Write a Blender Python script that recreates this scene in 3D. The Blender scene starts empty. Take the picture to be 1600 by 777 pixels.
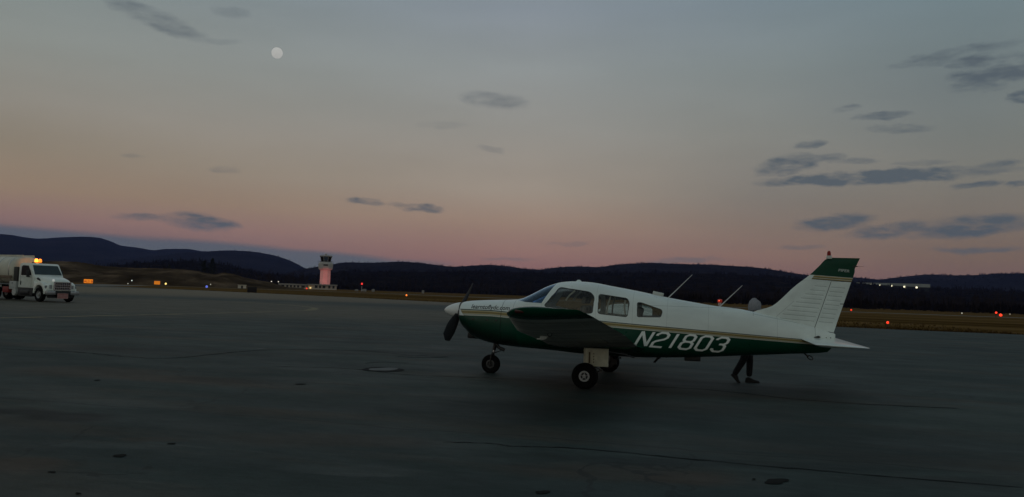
import bpy, bmesh, math, random
import numpy as np
from mathutils import Vector, Matrix, noise as mnoise
R_ = math.radians
random.seed(7)
scene = bpy.context.scene
COL = scene.collection

# ------------------------------------------------------------------ camera
CAM = Vector((3.94619, -14.54562, 1.50160))
YAW, PITCH, ROLL, FPX = -0.243590, 0.057014, 0.034581, 1244.4927
W0, H0 = 1600.0, 777.0
_F = Vector((math.sin(YAW)*math.cos(PITCH), math.cos(YAW)*math.cos(PITCH), math.sin(PITCH)))
_R = Vector((math.cos(YAW), -math.sin(YAW), 0)); _U = _R.cross(_F)
_R, _U = math.cos(ROLL)*_R+math.sin(ROLL)*_U, -math.sin(ROLL)*_R+math.cos(ROLL)*_U
cd = bpy.data.cameras.new('camera'); cam = bpy.data.objects.new('camera', cd); COL.objects.link(cam)
m = Matrix((( _R.x, _U.x, -_F.x, CAM.x), (_R.y, _U.y, -_F.y, CAM.y), (_R.z, _U.z, -_F.z, CAM.z), (0, 0, 0, 1)))
cam.matrix_world = m
cd.sensor_width = 36; cd.lens = 36*FPX/W0; cd.clip_start = .1; cd.clip_end = 40000
scene.camera = cam

def ray(x, y): return _F+_R*((x-W0/2)/FPX)+_U*((H0/2-y)/FPX)
def gnd(x, y, z=0.0):
    d = ray(x, y); t = (z-CAM.z)/d.z; return CAM+d*t
def at(x, y, D):
    d = ray(x, y); return CAM+d*(D/math.hypot(d.x, d.y))

# ------------------------------------------------------------------ world
scene.view_settings.view_transform = 'Standard'; scene.view_settings.look = 'None'
scene.view_settings.exposure = 0; scene.view_settings.gamma = 1
w = bpy.data.worlds.new('World'); scene.world = w; w.use_nodes = True
nt = w.node_tree; nt.nodes.clear()
def N(nt, typ, **kw):
    n = nt.nodes.new(typ)
    for k, v in kw.items(): setattr(n, k, v)
    return n
def mth(nt, op, a, b=None, c=None, clamp=False):
    n = nt.nodes.new('ShaderNodeMath'); n.operation = op; n.use_clamp = clamp
    for i, v in enumerate((a, b, c)):
        if v is None: continue
        if isinstance(v, (int, float)): n.inputs[i].default_value = v
        else: nt.links.new(v, n.inputs[i])
    return n.outputs[0]
def ramp(nt, fac, stops, interp='LINEAR'):
    n = nt.nodes.new('ShaderNodeValToRGB'); cr = n.color_ramp; cr.interpolation = interp
    while len(cr.elements) < len(stops): cr.elements.new(0.5)
    for e, (p, c) in zip(cr.elements, stops):
        e.position = p; e.color = (c[0], c[1], c[2], 1) if not isinstance(c, (int, float)) else (c, c, c, 1)
    nt.links.new(fac, n.inputs[0]); return n.outputs[0]
def mixc(nt, fac, a, b, mode='MIX'):
    n = nt.nodes.new('ShaderNodeMix'); n.data_type = 'RGBA'; n.blend_type = mode
    for s, v in ((n.inputs[0], fac), (n.inputs[6], a), (n.inputs[7], b)):
        if hasattr(v, 'is_linked') or hasattr(v, 'links'): nt.links.new(v, s)
        elif isinstance(v, (int, float)): s.default_value = v
        else: s.default_value = (v[0], v[1], v[2], 1)
    return n.outputs[2]
def srgb(r, g, b):
    f = lambda v: (v/255/12.92 if v/255 <= .04045 else ((v/255+.055)/1.055)**2.4)
    return (f(r), f(g), f(b))
tc = N(nt, 'ShaderNodeTexCoord')
mp = N(nt, 'ShaderNodeMapping'); mp.inputs['Rotation'].default_value = (0, 0, YAW)
nt.links.new(tc.outputs['Generated'], mp.inputs[0])
nrm = N(nt, 'ShaderNodeVectorMath', operation='NORMALIZE'); nt.links.new(mp.outputs[0], nrm.inputs[0])
sx = N(nt, 'ShaderNodeSeparateXYZ'); nt.links.new(nrm.outputs[0], sx.inputs[0])
az = mth(nt, 'ARCTAN2', sx.outputs[0], sx.outputs[1])        # 0 = camera heading, + right
el = mth(nt, 'ARCSINE', sx.outputs[2])
eld = mth(nt, 'MULTIPLY', el, 180/math.pi/40, clamp=True)     # 0..40 degrees
g_mid = ramp(nt, eld, [(0, srgb(120, 94, 88)), (.05, srgb(150, 110, 101)), (.08, srgb(161, 124, 108)), (.13, srgb(163, 137, 117)), (.184, srgb(161, 147, 131)),
                       (.30, srgb(149, 146, 138)), (.40, srgb(144, 148, 146)), (.5, srgb(134, 142, 148)), (1, srgb(126, 138, 148))])
g_left = ramp(nt, eld, [(0, srgb(100, 96, 94)), (.07, srgb(138, 110, 102)), (.094, srgb(152, 120, 108)), (.137, srgb(154, 131, 107)), (.20, srgb(146, 133, 114)),
                        (.27, srgb(145, 139, 127)), (.36, srgb(138, 141, 134)), (.48, srgb(129, 139, 138)), (1, srgb(120, 132, 138))])
g_right = ramp(nt, eld, [(0, srgb(114, 88, 78)), (.05, srgb(126, 98, 86)), (.084, srgb(132, 109, 89)), (.14, srgb(128, 116, 102)), (.20, srgb(126, 122, 111)),
                         (.28, srgb(124, 127, 120)), (.4, srgb(118, 129, 128)), (.53, srgb(111, 129, 135)), (1, srgb(104, 122, 132))])
g_back = ramp(nt, eld, [(0, (.34, .27, .20)), (.2, (.34, .33, .27)), (.5, (.25, .29, .27)), (1, (.16, .19, .19))])
fl = mth(nt, 'MULTIPLY_ADD', az, -1.9, -.05, clamp=True)
fr = mth(nt, 'MULTIPLY_ADD', az, 2.0, -.05, clamp=True)
c = mixc(nt, fl, g_mid, g_left); c = mixc(nt, fr, c, g_right)
fb = mth(nt, 'MULTIPLY_ADD', mth(nt, 'ABSOLUTE', az), 1/1.6, -.75, clamp=True)
c = mixc(nt, fb, c, g_back)
# soft uneven veil
cmb = N(nt, 'ShaderNodeCombineXYZ'); nt.links.new(az, cmb.inputs[0]); nt.links.new(el, cmb.inputs[1])
nz = N(nt, 'ShaderNodeTexNoise'); nz.inputs['Scale'].default_value = 1.0; nz.inputs['Detail'].default_value = 3
sc = N(nt, 'ShaderNodeMapping'); sc.inputs['Scale'].default_value = (3, 14, 1); nt.links.new(cmb.outputs[0], sc.inputs[0]); nt.links.new(sc.outputs[0], nz.inputs[0])
c = mixc(nt, 1.0, c, ramp(nt, nz.outputs[0], [(.25, (.96, .98, .99)), (.75, (1.08, 1.10, 1.13))]), 'MULTIPLY')
# the sky overhead is darker than the band near the horizon
up = mth(nt, 'MULTIPLY_ADD', el, -1.0/.8725, 1.8, clamp=True)
c = mixc(nt, 1.0, c, ramp(nt, up, [(0, .55), (1, 1.0)]), 'MULTIPLY')
# clouds: px centre, half sizes, strength, tilt (deg)
CL = [(245, 30, 80, 15, .52, -16), (362, 19, 34, 9, .35, 0), (345, 65, 30, 5, .3, 0), (770, 157, 66, 15, .42, -6), (690, 196, 40, 7, .2, 0), (765, 231, 25, 6, .25, -10),
      (310, 347, 62, 14, .95, -4), (220, 340, 40, 7, .7, 0), (576, 316, 36, 6, .85, -5), (655, 325, 46, 8, .95, -5), (350, 265, 30, 6, .3, 0), (203, 243, 18, 4, .25, 0),
      (1302, 348, 64, 14, 1, 3), (1395, 360, 72, 12, .9, 4), (1512, 355, 92, 17, 1, 4), (1588, 350, 30, 5, .6, 0), (1365, 277, 185, 12, 1.3, 0), (1228, 257, 58, 18, .95, 8),
      (1262, 225, 28, 7, .7, 4), (1290, 245, 40, 8, .55, 0), (1335, 252, 40, 6, .6, -5), (1490, 87, 100, 13, .6, 4), (1565, 113, 84, 27, .9, 5), (1515, 98, 40, 13, .8, 0), (1600, 150, 22, 11, .9, 10),
      (1380, 181, 52, 8, .7, 0), (1410, 201, 55, 8, .55, -3), (1320, 171, 26, 6, .6, 3), (1525, 289, 34, 5, .8, 0), (1556, 258, 34, 6, .7, 3), (1445, 255, 44, 5, .4, 0),
      (1525, 391, 66, 6, .6, 0), (1592, 288, 22, 5, .8, 0), (1250, 386, 38, 4, .4, 0), (1065, 407, 75, 5, .5, 2), (890, 380, 40, 4, .3, 0), (800, 405, 50, 4, .35, 0),
      (40, 366, 260, 13, -1.6, -3), (200, 385, 240, 17, -2.2, -4), (370, 398, 230, 20, -2.4, -4), (490, 408, 190, 19, -2.4, -3), (600, 412, 120, 9, -1.3, 0), (1200, 300, 210, 90, .22, 5), (1480, 130, 260, 120, .28, 0)]
dn = N(nt, 'ShaderNodeTexNoise'); dn.inputs['Scale'].default_value = 1.0; dn.inputs['Detail'].default_value = 5; dn.inputs['Roughness'].default_value = .62
s2 = N(nt, 'ShaderNodeMapping'); s2.inputs['Scale'].default_value = (26, 90, 1); nt.links.new(cmb.outputs[0], s2.inputs[0]); nt.links.new(s2.outputs[0], dn.inputs[0])
nzv = mth(nt, 'MULTIPLY_ADD', dn.outputs[0], 3.2, -1.75)
w1 = N(nt, 'ShaderNodeTexNoise'); w1.inputs['Scale'].default_value = 1.0; w1.inputs['Detail'].default_value = 4; w1.inputs['Roughness'].default_value = .6
s4 = N(nt, 'ShaderNodeMapping'); s4.inputs['Scale'].default_value = (34, 60, 1); nt.links.new(cmb.outputs[0], s4.inputs[0]); nt.links.new(s4.outputs[0], w1.inputs[0])
sb_ = N(nt, 'ShaderNodeVectorMath', operation='SUBTRACT'); nt.links.new(w1.outputs['Color'], sb_.inputs[0]); sb_.inputs[1].default_value = (.5, .5, .5)
mu_ = N(nt, 'ShaderNodeVectorMath', operation='MULTIPLY'); nt.links.new(sb_.outputs[0], mu_.inputs[0]); mu_.inputs[1].default_value = (.040, .012, 0)
wv = N(nt, 'ShaderNodeVectorMath', operation='ADD'); nt.links.new(cmb.outputs[0], wv.inputs[0]); nt.links.new(mu_.outputs[0], wv.inputs[1])
tot = None
for (px, py, hw, hh, op, tilt) in CL:
    d = ray(px, py).normalized(); h = math.hypot(d.x, d.y)
    a = math.atan2(d.x, d.y)-YAW; e = math.asin(d.z)
    mm = N(nt, 'ShaderNodeMapping', vector_type='TEXTURE')
    mm.inputs['Location'].default_value = (a, e, 0)
    mm.inputs['Rotation'].default_value = (0, 0, R_(tilt+1.5))
    mm.inputs['Scale'].default_value = (hw/FPX, hh/FPX, 1)
    smooth_ = op < 0; op = abs(op)
    nt.links.new((cmb if hh > 60 or smooth_ else wv).outputs[0], mm.inputs[0])
    gr = N(nt, 'ShaderNodeTexGradient', gradient_type='SPHERICAL'); nt.links.new(mm.outputs[0], gr.inputs[0])
    s = gr.outputs['Fac']
    big = hh > 60 or smooth_
    if not big:
        s = mth(nt, 'MULTIPLY', mth(nt, 'SMOOTH_MIN', mth(nt, 'MULTIPLY', s, 2.2), 1.0, .4), mth(nt, 'ADD', 1.0, nzv))
    s = mth(nt, 'MULTIPLY', s, op, clamp=True)
    if smooth_: s = mth(nt, 'MULTIPLY', mth(nt, 'SMOOTH_MIN', s, 1.0, .3), .97)
    tot = s if tot is None else mth(nt, 'MAXIMUM', tot, s)
tot = mth(nt, 'MULTIPLY', tot, .86)
ccol = ramp(nt, eld, [(0, srgb(84, 102, 108)), (.07, srgb(84, 100, 108)), (.12, srgb(78, 90, 98)), (.4, srgb(82, 92, 100)), (1, srgb(100, 110, 115))])
front = mth(nt, 'LESS_THAN', mth(nt, 'ABSOLUTE', az), 1.2)
c = mixc(nt, mth(nt, 'MULTIPLY', tot, front), c, ccol)
# below the horizon: dim ground-like
below = mth(nt, 'LESS_THAN', el, -.01)
c = mixc(nt, below, c, (.03, .03, .03))
bg = N(nt, 'ShaderNodeBackground'); nt.links.new(c, bg.inputs[0]); bg.inputs[1].default_value = 1.0
# physical twilight sky, sun just on the horizon behind the camera, adds its faint glow
sky = N(nt, 'ShaderNodeTexSky', sky_type='NISHITA'); sky.sun_disc = False; sky.sun_elevation = R_(-4); sky.sun_rotation = YAW+math.pi+.35
bg2 = N(nt, 'ShaderNodeBackground'); nt.links.new(sky.outputs[0], bg2.inputs[0]); bg2.inputs[1].default_value = .05
ad = N(nt, 'ShaderNodeAddShader'); nt.links.new(bg.outputs[0], ad.inputs[0]); nt.links.new(bg2.outputs[0], ad.inputs[1])
out = N(nt, 'ShaderNodeOutputWorld'); nt.links.new(ad.outputs[0], out.inputs[0])
# afterglow: one very weak, very soft sun from behind the camera
sl = bpy.data.lights.new('afterglow_sun', 'SUN'); sl.energy = .05; sl.angle = R_(50); sl.color = (1, .86, .74)
so = bpy.data.objects.new('afterglow_sun', sl); COL.objects.link(so)
so.rotation_euler = Vector((.15, 1, -.35)).to_track_quat('-Z', 'Y').to_euler()

# ------------------------------------------------------------------ helpers
def tag(o, label=None, cat=None, group=None, kind=None):
    if label: o['label'] = label
    if cat: o['category'] = cat
    if group: o['group'] = group
    if kind: o['kind'] = kind
    return o
def empty(name, loc=(0, 0, 0), rz=0.0, s=1.0):
    o = bpy.data.objects.new(name, None); COL.objects.link(o); o.location = loc; o.rotation_euler = (0, 0, rz)
    o.scale = (s, s, s); o.empty_display_size = .3; return o
def copy_tree(o, parent=None):
    c = o.copy(); COL.objects.link(c); c.parent = parent
    for ch in list(o.children): copy_tree(ch, c)
    return c

class MB:
    def __init__(s): s.v = []; s.f = []
    def add(s, vs, fs):
        k = len(s.v); s.v += [tuple(v) for v in vs]; s.f += [tuple(i+k for i in f) for f in fs]; return s
    def box(s, a, b, rot=None, org=None):
        x0, y0, z0 = a; x1, y1, z1 = b
        vs = [(x0, y0, z0), (x1, y0, z0), (x1, y1, z0), (x0, y1, z0), (x0, y0, z1), (x1, y0, z1), (x1, y1, z1), (x0, y1, z1)]
        if rot is not None:
            o = Vector(org) if org else Vector(((x0+x1)/2, (y0+y1)/2, (z0+z1)/2)); vs = [rot @ (Vector(v)-o)+o for v in vs]
        return s.add(vs, [(0, 3, 2, 1), (4, 5, 6, 7), (0, 1, 5, 4), (1, 2, 6, 5), (2, 3, 7, 6), (3, 0, 4, 7)])
    def loft(s, secs, caps=True, closed=True):
        n = len(secs[0]); vs = [p for sec in secs for p in sec]; fs = []
        for i in range(len(secs)-1):
            for j in range(n if closed else n-1):
                a = i*n+j; b = i*n+(j+1) % n; fs.append((a, b, b+n, a+n))
        if caps: fs.append(tuple(range(n-1, -1, -1))); fs.append(tuple((len(secs)-1)*n+i for i in range(n)))
        return s.add(vs, fs)
    def tube(s, pts, rad, n=10, caps=True):
        pts = [Vector(p) for p in pts]; rs = rad if isinstance(rad, (list, tuple)) else [rad]*len(pts)
        secs = []; ref = None
        for i, p in enumerate(pts):
            d = (pts[min(i+1, len(pts)-1)]-pts[max(i-1, 0)]).normalized()
            if ref is None: ref = d.orthogonal().normalized()
            ref = (ref-d*ref.dot(d)).normalized(); u = d.cross(ref)
            secs.append([p+(ref*math.cos(2*math.pi*k/n)+u*math.sin(2*math.pi*k/n))*rs[i] for k in range(n)])
        return s.loft(secs, caps)
    def lathe(s, prof, axis='z', org=(0, 0, 0), n=24, caps=True):
        o = Vector(org); secs = []
        for r, h in prof:
            ring = []
            for k in range(n):
                a = 2*math.pi*k/n; c, d = r*math.cos(a), r*math.sin(a)
                ring.append(o+Vector({'z': (c, d, h), 'x': (h, c, d), 'y': (d, h, c)}[axis]))
            secs.append(ring)
        return s.loft(secs, caps)
    def prism(s, poly, y0, y1, axis='y'):
        n = len(poly)
        f = {'y': lambda p, t: (p[0], t, p[1]), 'x': lambda p, t: (t, p[0], p[1]), 'z': lambda p, t: (p[0], p[1], t)}[axis]
        return s.loft([[f(p, y0) for p in poly], [f(p, y1) for p in poly]])
    def build(s, name, mat, parent=None, smooth=35, bevel=0.0, fix=True, seg=2):
        me = bpy.data.meshes.new(name); me.from_pydata(s.v, [], s.f)
        if fix or bevel:
            bm = bmesh.new(); bm.from_mesh(me)
            if fix: bmesh.ops.recalc_face_normals(bm, faces=bm.faces)
            if bevel:
                ed = [e for e in bm.edges if len(e.link_faces) == 2 and e.calc_face_angle(0) > R_(40)]
                bmesh.ops.bevel(bm, geom=ed, offset=bevel, segments=seg, profile=.5, affect='EDGES', clamp_overlap=True)
            bm.to_mesh(me); bm.free()
        if smooth:
            me.shade_smooth(); me.set_sharp_from_angle(angle=R_(smooth))
        if mat: me.materials.append(mat)
        o = bpy.data.objects.new(name, me); COL.objects.link(o)
        if parent: o.parent = parent
        return o

def P(name, col, rough=.5, metal=0.0, var=.12, scale=6.0, bump=0.0, bscale=40.0, emit=None, es=0.0, coat=0.0, spec=None):
    m = bpy.data.materials.new(name); m.use_nodes = True; t = m.node_tree; b = t.nodes['Principled BSDF']
    b.inputs['Roughness'].default_value = rough; b.inputs['Metallic'].default_value = metal
    b.inputs['Coat Weight'].default_value = coat; b.inputs['Coat Roughness'].default_value = .08
    if spec is not None: b.inputs['Specular IOR Level'].default_value = spec
    co = N(t, 'ShaderNodeTexCoord')
    nz = N(t, 'ShaderNodeTexNoise'); nz.inputs['Scale'].default_value = scale; nz.inputs['Detail'].default_value = 6; t.links.new(co.outputs['Object'], nz.inputs[0])
    lo = tuple(v*(1-var) for v in col); hi = tuple(min(1, v*(1+var)) for v in col)
    t.links.new(ramp(t, nz.outputs[0], [(.3, lo), (.7, hi)]), b.inputs['Base Color'])
    if bump:
        n2 = N(t, 'ShaderNodeTexNoise'); n2.inputs['Scale'].default_value = bscale; n2.inputs['Detail'].default_value = 5; t.links.new(co.outputs['Object'], n2.inputs[0])
        bp = N(t, 'ShaderNodeBump'); bp.inputs['Strength'].default_value = bump; bp.inputs['Distance'].default_value = .02
        t.links.new(n2.outputs[0], bp.inputs['Height']); t.links.new(bp.outputs[0], b.inputs['Normal'])
    if emit: b.inputs['Emission Color'].default_value = (*emit, 1); b.inputs['Emission Strength'].default_value = es
    return m
def glass(name, tint=(.75, .8, .8), rough=.02, boost=1.0, gcol=(1, 1, 1)):
    m = bpy.data.materials.new(name); m.use_nodes = True; t = m.node_tree; t.nodes.clear()
    tr = N(t, 'ShaderNodeBsdfTransparent'); tr.inputs[0].default_value = (*tint, 1)
    gl = N(t, 'ShaderNodeBsdfGlossy'); gl.inputs['Roughness'].default_value = rough; gl.inputs[0].default_value = (*gcol, 1)
    fr = N(t, 'ShaderNodeFresnel'); fr.inputs[0].default_value = 1.5
    mx = N(t, 'ShaderNodeMixShader'); t.links.new(mth(t, 'MULTIPLY', fr.outputs[0], boost, clamp=True), mx.inputs[0]); t.links.new(tr.outputs[0], mx.inputs[1]); t.links.new(gl.outputs[0], mx.inputs[2])
    o = N(t, 'ShaderNodeOutputMaterial'); t.links.new(mx.outputs[0], o.inputs[0]); return m
def lamp(name, col, s): return P(name, col, .4, emit=col, es=s)

WHITE = (.76, .83, .79); GREEN = (.002, .052, .028); GOLD = (.36, .27, .10)
m_white = P('white_paint', WHITE, .28, var=.03, coat=.4)
m_green = P('green_paint', GREEN, .25, var=.08, coat=.1, spec=.25)
m_under = P('weathered_white_paint', (.50, .50, .46), .55, var=.18, scale=3.5)
m_black = P('black_plastic', (.012, .012, .012), .5)
m_rub = P('rubber', (.006, .006, .006), .9, bump=.3, spec=.15)
m_metal = P('bare_metal', (.45, .45, .45), .35, metal=.9)
m_dmetal = P('dark_metal', (.05, .05, .05), .45, metal=.6)
m_cream = P('cream_paint', (.56, .55, .42), .5, var=.15, scale=12)
m_glass = glass('window_glass', (.86, .88, .86), boost=.5)
m_dglass = glass('windshield_glass', (.55, .70, .86), boost=1.7, gcol=(.62, .82, 1.0))

# ------------------------------------------------------------------ ground
def ground_mat():
    m = bpy.data.materials.new('dormant_grass'); m.use_nodes = True; t = m.node_tree; b = t.nodes['Principled BSDF']
    b.inputs['Roughness'].default_value = 1; b.inputs['Specular IOR Level'].default_value = 0
    co = N(t, 'ShaderNodeTexCoord')
    def nz(sx, sy, det=6):
        mp = N(t, 'ShaderNodeMapping'); mp.inputs['Scale'].default_value = (sx, sy, 1); mp.inputs['Rotation'].default_value = (0, 0, -.15); t.links.new(co.outputs['Object'], mp.inputs[0])
        n = N(t, 'ShaderNodeTexNoise'); n.inputs['Scale'].default_value = 1; n.inputs['Detail'].default_value = det; t.links.new(mp.outputs[0], n.inputs[0]); return n.outputs[0]
    c = ramp(t, nz(.012, .09), [(.3, (.062, .034, .011)), (.5, (.130, .076, .026)), (.72, (.21, .125, .052))])
    c = mixc(t, .8, c, ramp(t, nz(.9, 1.4), [(.3, .62), (.7, 1.3)]), 'MULTIPLY')
    t.links.new(c, b.inputs['Base Color']); return m
m_grass = ground_mat()
gm = MB(); gm.add([(-9000, -3000, 0), (9000, -3000, 0), (9000, 9000, 0), (-9000, 9000, 0)], [(0, 1, 2, 3)])
gmo = gm.build('ground', m_grass, smooth=0); gmo['kind'] = 'structure'

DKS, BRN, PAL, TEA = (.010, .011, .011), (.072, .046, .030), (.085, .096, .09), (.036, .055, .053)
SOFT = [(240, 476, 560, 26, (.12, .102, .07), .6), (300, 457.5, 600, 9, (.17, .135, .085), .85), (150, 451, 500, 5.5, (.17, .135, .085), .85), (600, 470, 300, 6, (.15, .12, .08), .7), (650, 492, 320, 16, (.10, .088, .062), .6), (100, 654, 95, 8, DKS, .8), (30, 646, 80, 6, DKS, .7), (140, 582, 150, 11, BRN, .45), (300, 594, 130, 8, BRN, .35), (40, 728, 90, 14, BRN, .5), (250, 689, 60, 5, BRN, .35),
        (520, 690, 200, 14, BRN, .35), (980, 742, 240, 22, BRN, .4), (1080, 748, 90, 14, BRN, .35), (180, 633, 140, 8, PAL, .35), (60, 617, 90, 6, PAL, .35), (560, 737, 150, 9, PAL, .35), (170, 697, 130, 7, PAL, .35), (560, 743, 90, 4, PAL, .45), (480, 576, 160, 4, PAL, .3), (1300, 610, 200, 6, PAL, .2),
        (820, 560, 90, 5, TEA, .5), (620, 610, 220, 9, TEA, .4), (300, 551, 260, 7, DKS, .35), (600, 553, 180, 5, DKS, .35), (340, 596, 90, 5, DKS, .3), (760, 645, 240, 25, DKS, .35), (1050, 606, 330, 20, DKS, .6), (1000, 640, 380, 26, DKS, .3), (1450, 700, 300, 40, DKS, .3),  # dark entries beneath the aircraft paint its soft shadow into the asphalt
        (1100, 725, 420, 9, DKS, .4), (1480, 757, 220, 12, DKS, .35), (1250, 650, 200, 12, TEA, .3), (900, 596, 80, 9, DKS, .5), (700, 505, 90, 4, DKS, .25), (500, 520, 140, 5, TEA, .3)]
def asphalt_mat():
    m = bpy.data.materials.new('asphalt'); m.use_nodes = True; t = m.node_tree; b = t.nodes['Principled BSDF']
    co = N(t, 'ShaderNodeTexCoord')
    def nz(s, det=6, sxy=(1, 1), off=0, rough=.6):
        mp = N(t, 'ShaderNodeMapping'); mp.inputs['Scale'].default_value = (s*sxy[0], s*sxy[1], 1); mp.inputs['Location'].default_value = (off, off*.7, 0); t.links.new(co.outputs['Object'], mp.inputs[0])
        n = N(t, 'ShaderNodeTexNoise'); n.inputs['Scale'].default_value = 1; n.inputs['Detail'].default_value = det; n.inputs['Roughness'].default_value = rough
        t.links.new(mp.outputs[0], n.inputs[0]); return n.outputs[0]
    c = ramp(t, nz(.18, 5), [(.3, (.021, .034, .032)), (.5, (.033, .048, .044)), (.7, (.050, .066, .058))])
    # wide brownish wash marks, drawn out along the apron
    c = mixc(t, ramp(t, nz(.5, 5, (.35, 1.6), 9), [(.50, 0), (.72, .8)]), c, (.066, .052, .038))
    c = mixc(t, ramp(t, nz(.42, 4, (.3, 1.8), 31), [(.56, 0), (.74, .75)]), c, (.026, .033, .034))
    # pale worn streaks
    c = mixc(t, ramp(t, nz(1.3, 6, (.3, 2.4), 4, .7), [(.58, 0), (.78, .55)]), c, (.10, .115, .11))
    # broad washes and soft stains, plus the aircraft's shade painted into the apron colour
    w1 = N(t, 'ShaderNodeTexNoise'); w1.inputs['Scale'].default_value = 1.3; w1.inputs['Detail'].default_value = 6; t.links.new(co.outputs['Object'], w1.inputs[0])
    su = N(t, 'ShaderNodeVectorMath', operation='SUBTRACT'); t.links.new(w1.outputs['Color'], su.inputs[0]); su.inputs[1].default_value = (.5, .5, .5)
    sc_ = N(t, 'ShaderNodeVectorMath', operation='SCALE'); sc_.inputs[3].default_value = .45; t.links.new(su.outputs[0], sc_.inputs[0])
    ww = N(t, 'ShaderNodeVectorMath', operation='ADD'); t.links.new(co.outputs['Object'], ww.inputs[0]); t.links.new(sc_.outputs[0], ww.inputs[1])
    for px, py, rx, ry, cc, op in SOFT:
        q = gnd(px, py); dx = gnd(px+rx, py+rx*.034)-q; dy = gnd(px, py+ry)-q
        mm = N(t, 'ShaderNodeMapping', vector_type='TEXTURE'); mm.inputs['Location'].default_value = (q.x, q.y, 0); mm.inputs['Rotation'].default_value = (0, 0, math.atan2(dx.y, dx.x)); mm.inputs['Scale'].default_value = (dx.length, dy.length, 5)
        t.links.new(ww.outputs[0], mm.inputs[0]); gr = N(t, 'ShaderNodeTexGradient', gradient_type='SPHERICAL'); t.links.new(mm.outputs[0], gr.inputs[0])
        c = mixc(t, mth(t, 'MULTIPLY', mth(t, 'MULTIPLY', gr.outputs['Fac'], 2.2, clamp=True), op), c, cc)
    # aggregate
    c = mixc(t, .9, c, ramp(t, nz(5, 5, (.7, 1.6), 7, .75), [(.32, .74), (.68, 1.26)]), 'MULTIPLY')
    c = mixc(t, .9, c, ramp(t, nz(60, 4, (1, 1), 0, .8), [(.35, .72), (.65, 1.3)]), 'MULTIPLY')
    # paving lane joints 3.8 m apart and wandering cracks
    se = N(t, 'ShaderNodeSeparateXYZ'); t.links.new(co.outputs['Object'], se.inputs[0])
    wob = mth(t, 'MULTIPLY_ADD', nz(.6, 4), .5, 0)
    ln = mth(t, 'PINGPONG', mth(t, 'ADD', mth(t, 'ADD', se.outputs[1], mth(t, 'MULTIPLY', se.outputs[0], -.02)), wob), 3.05)
    c = mixc(t, mth(t, 'MULTIPLY', mth(t, 'LESS_THAN', ln, .022), .55), c, (.014, .016, .017))
    vo = N(t, 'ShaderNodeTexVoronoi', feature='DISTANCE_TO_EDGE'); vo.inputs['Scale'].default_value = .16
    dv = N(t, 'ShaderNodeVectorMath', operation='ADD'); ns = N(t, 'ShaderNodeTexNoise'); ns.inputs['Scale'].default_value = .7; ns.inputs['Detail'].default_value = 5
    t.links.new(co.outputs['Object'], ns.inputs[0]); s3 = N(t, 'ShaderNodeVectorMath', operation='SCALE'); s3.inputs[3].default_value = 2.2
    t.links.new(ns.outputs['Color'], s3.inputs[0]); t.links.new(co.outputs['Object'], dv.inputs[0]); t.links.new(s3.outputs[0], dv.inputs[1]); t.links.new(dv.outputs[0], vo.inputs[0])
    ck = mth(t, 'MULTIPLY', mth(t, 'LESS_THAN', vo.outputs['Distance'], .0035), mth(t, 'MULTIPLY', mth(t, 'GREATER_THAN', nz(.25, 2, (1, 1), 50), .5), .55))
    c = mixc(t, ck, c, (.016, .018, .018))
    t.links.new(c, b.inputs['Base Color'])
    t.links.new(ramp(t, nz(.8, 5, (.6, 1.2), 3), [(.3, .62), (.7, .82)]), b.inputs['Roughness'])
    b.inputs['Specular IOR Level'].default_value = .17
    bp = N(t, 'ShaderNodeBump'); bp.inputs['Strength'].default_value = .35; bp.inputs['Distance'].default_value = .01
    t.links.new(nz(90, 3), bp.inputs['Height']); t.links.new(bp.outputs[0], b.inputs['Normal'])
    return m
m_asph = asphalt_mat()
edge = [gnd(200, 448.8), gnd(380, 457), gnd(560, 465.5), gnd(712, 473.6), gnd(860, 483), gnd(1000, 492), gnd(1150, 501.5), gnd(1305, 511), gnd(1450, 517.5), gnd(1600, 523.5)]
pts = [(-420, 190), (-230, 172)]+[(p.x, p.y) for p in edge]+[(60, 42), (120, 38), (120, -60), (-420, -60)]
def sheet(name, pts, z, mat, kind='structure', subdiv=0):
    me = bpy.data.meshes.new(name); me.from_pydata([(x, y, z) for x, y in pts], [], [tuple(range(len(pts)))])
    bm = bmesh.new(); bm.from_mesh(me)
    bmesh.ops.recalc_face_normals(bm, faces=bm.faces)
    if bm.faces and bm.faces[0].normal.z < 0: bmesh.ops.reverse_faces(bm, faces=bm.faces)
    bmesh.ops.triangulate(bm, faces=bm.faces); bm.to_mesh(me); bm.free(); me.materials.append(mat)
    o = bpy.data.objects.new(name, me); COL.objects.link(o); o['kind'] = kind; return o
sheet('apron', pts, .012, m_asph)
m_run = P('old_pavement', (.13, .12, .10), .9, var=.25, scale=.05)
def band(name, px, thick, z, mat):      # px list of the far strip centre line, width in metres on the ground
    c = [gnd(x, y) for x, y in px]; up = []; lo = []
    for i, p in enumerate(c):
        d = (c[min(i+1, len(c)-1)]-c[max(i-1, 0)]); n = Vector((-d.y, d.x, 0)).normalized()*thick/2
        up.append((p.x+n.x, p.y+n.y)); lo.append((p.x-n.x, p.y-n.y))
    return sheet(name, up+lo[::-1], z, mat)
band('taxiway', [(-500, 443.3), (200, 445.6), (420, 452.5), (620, 459.5), (830, 468.0), (1317, 487.0), (1600, 497.0), (1900, 506.8)], 16, .008, m_run)

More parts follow.
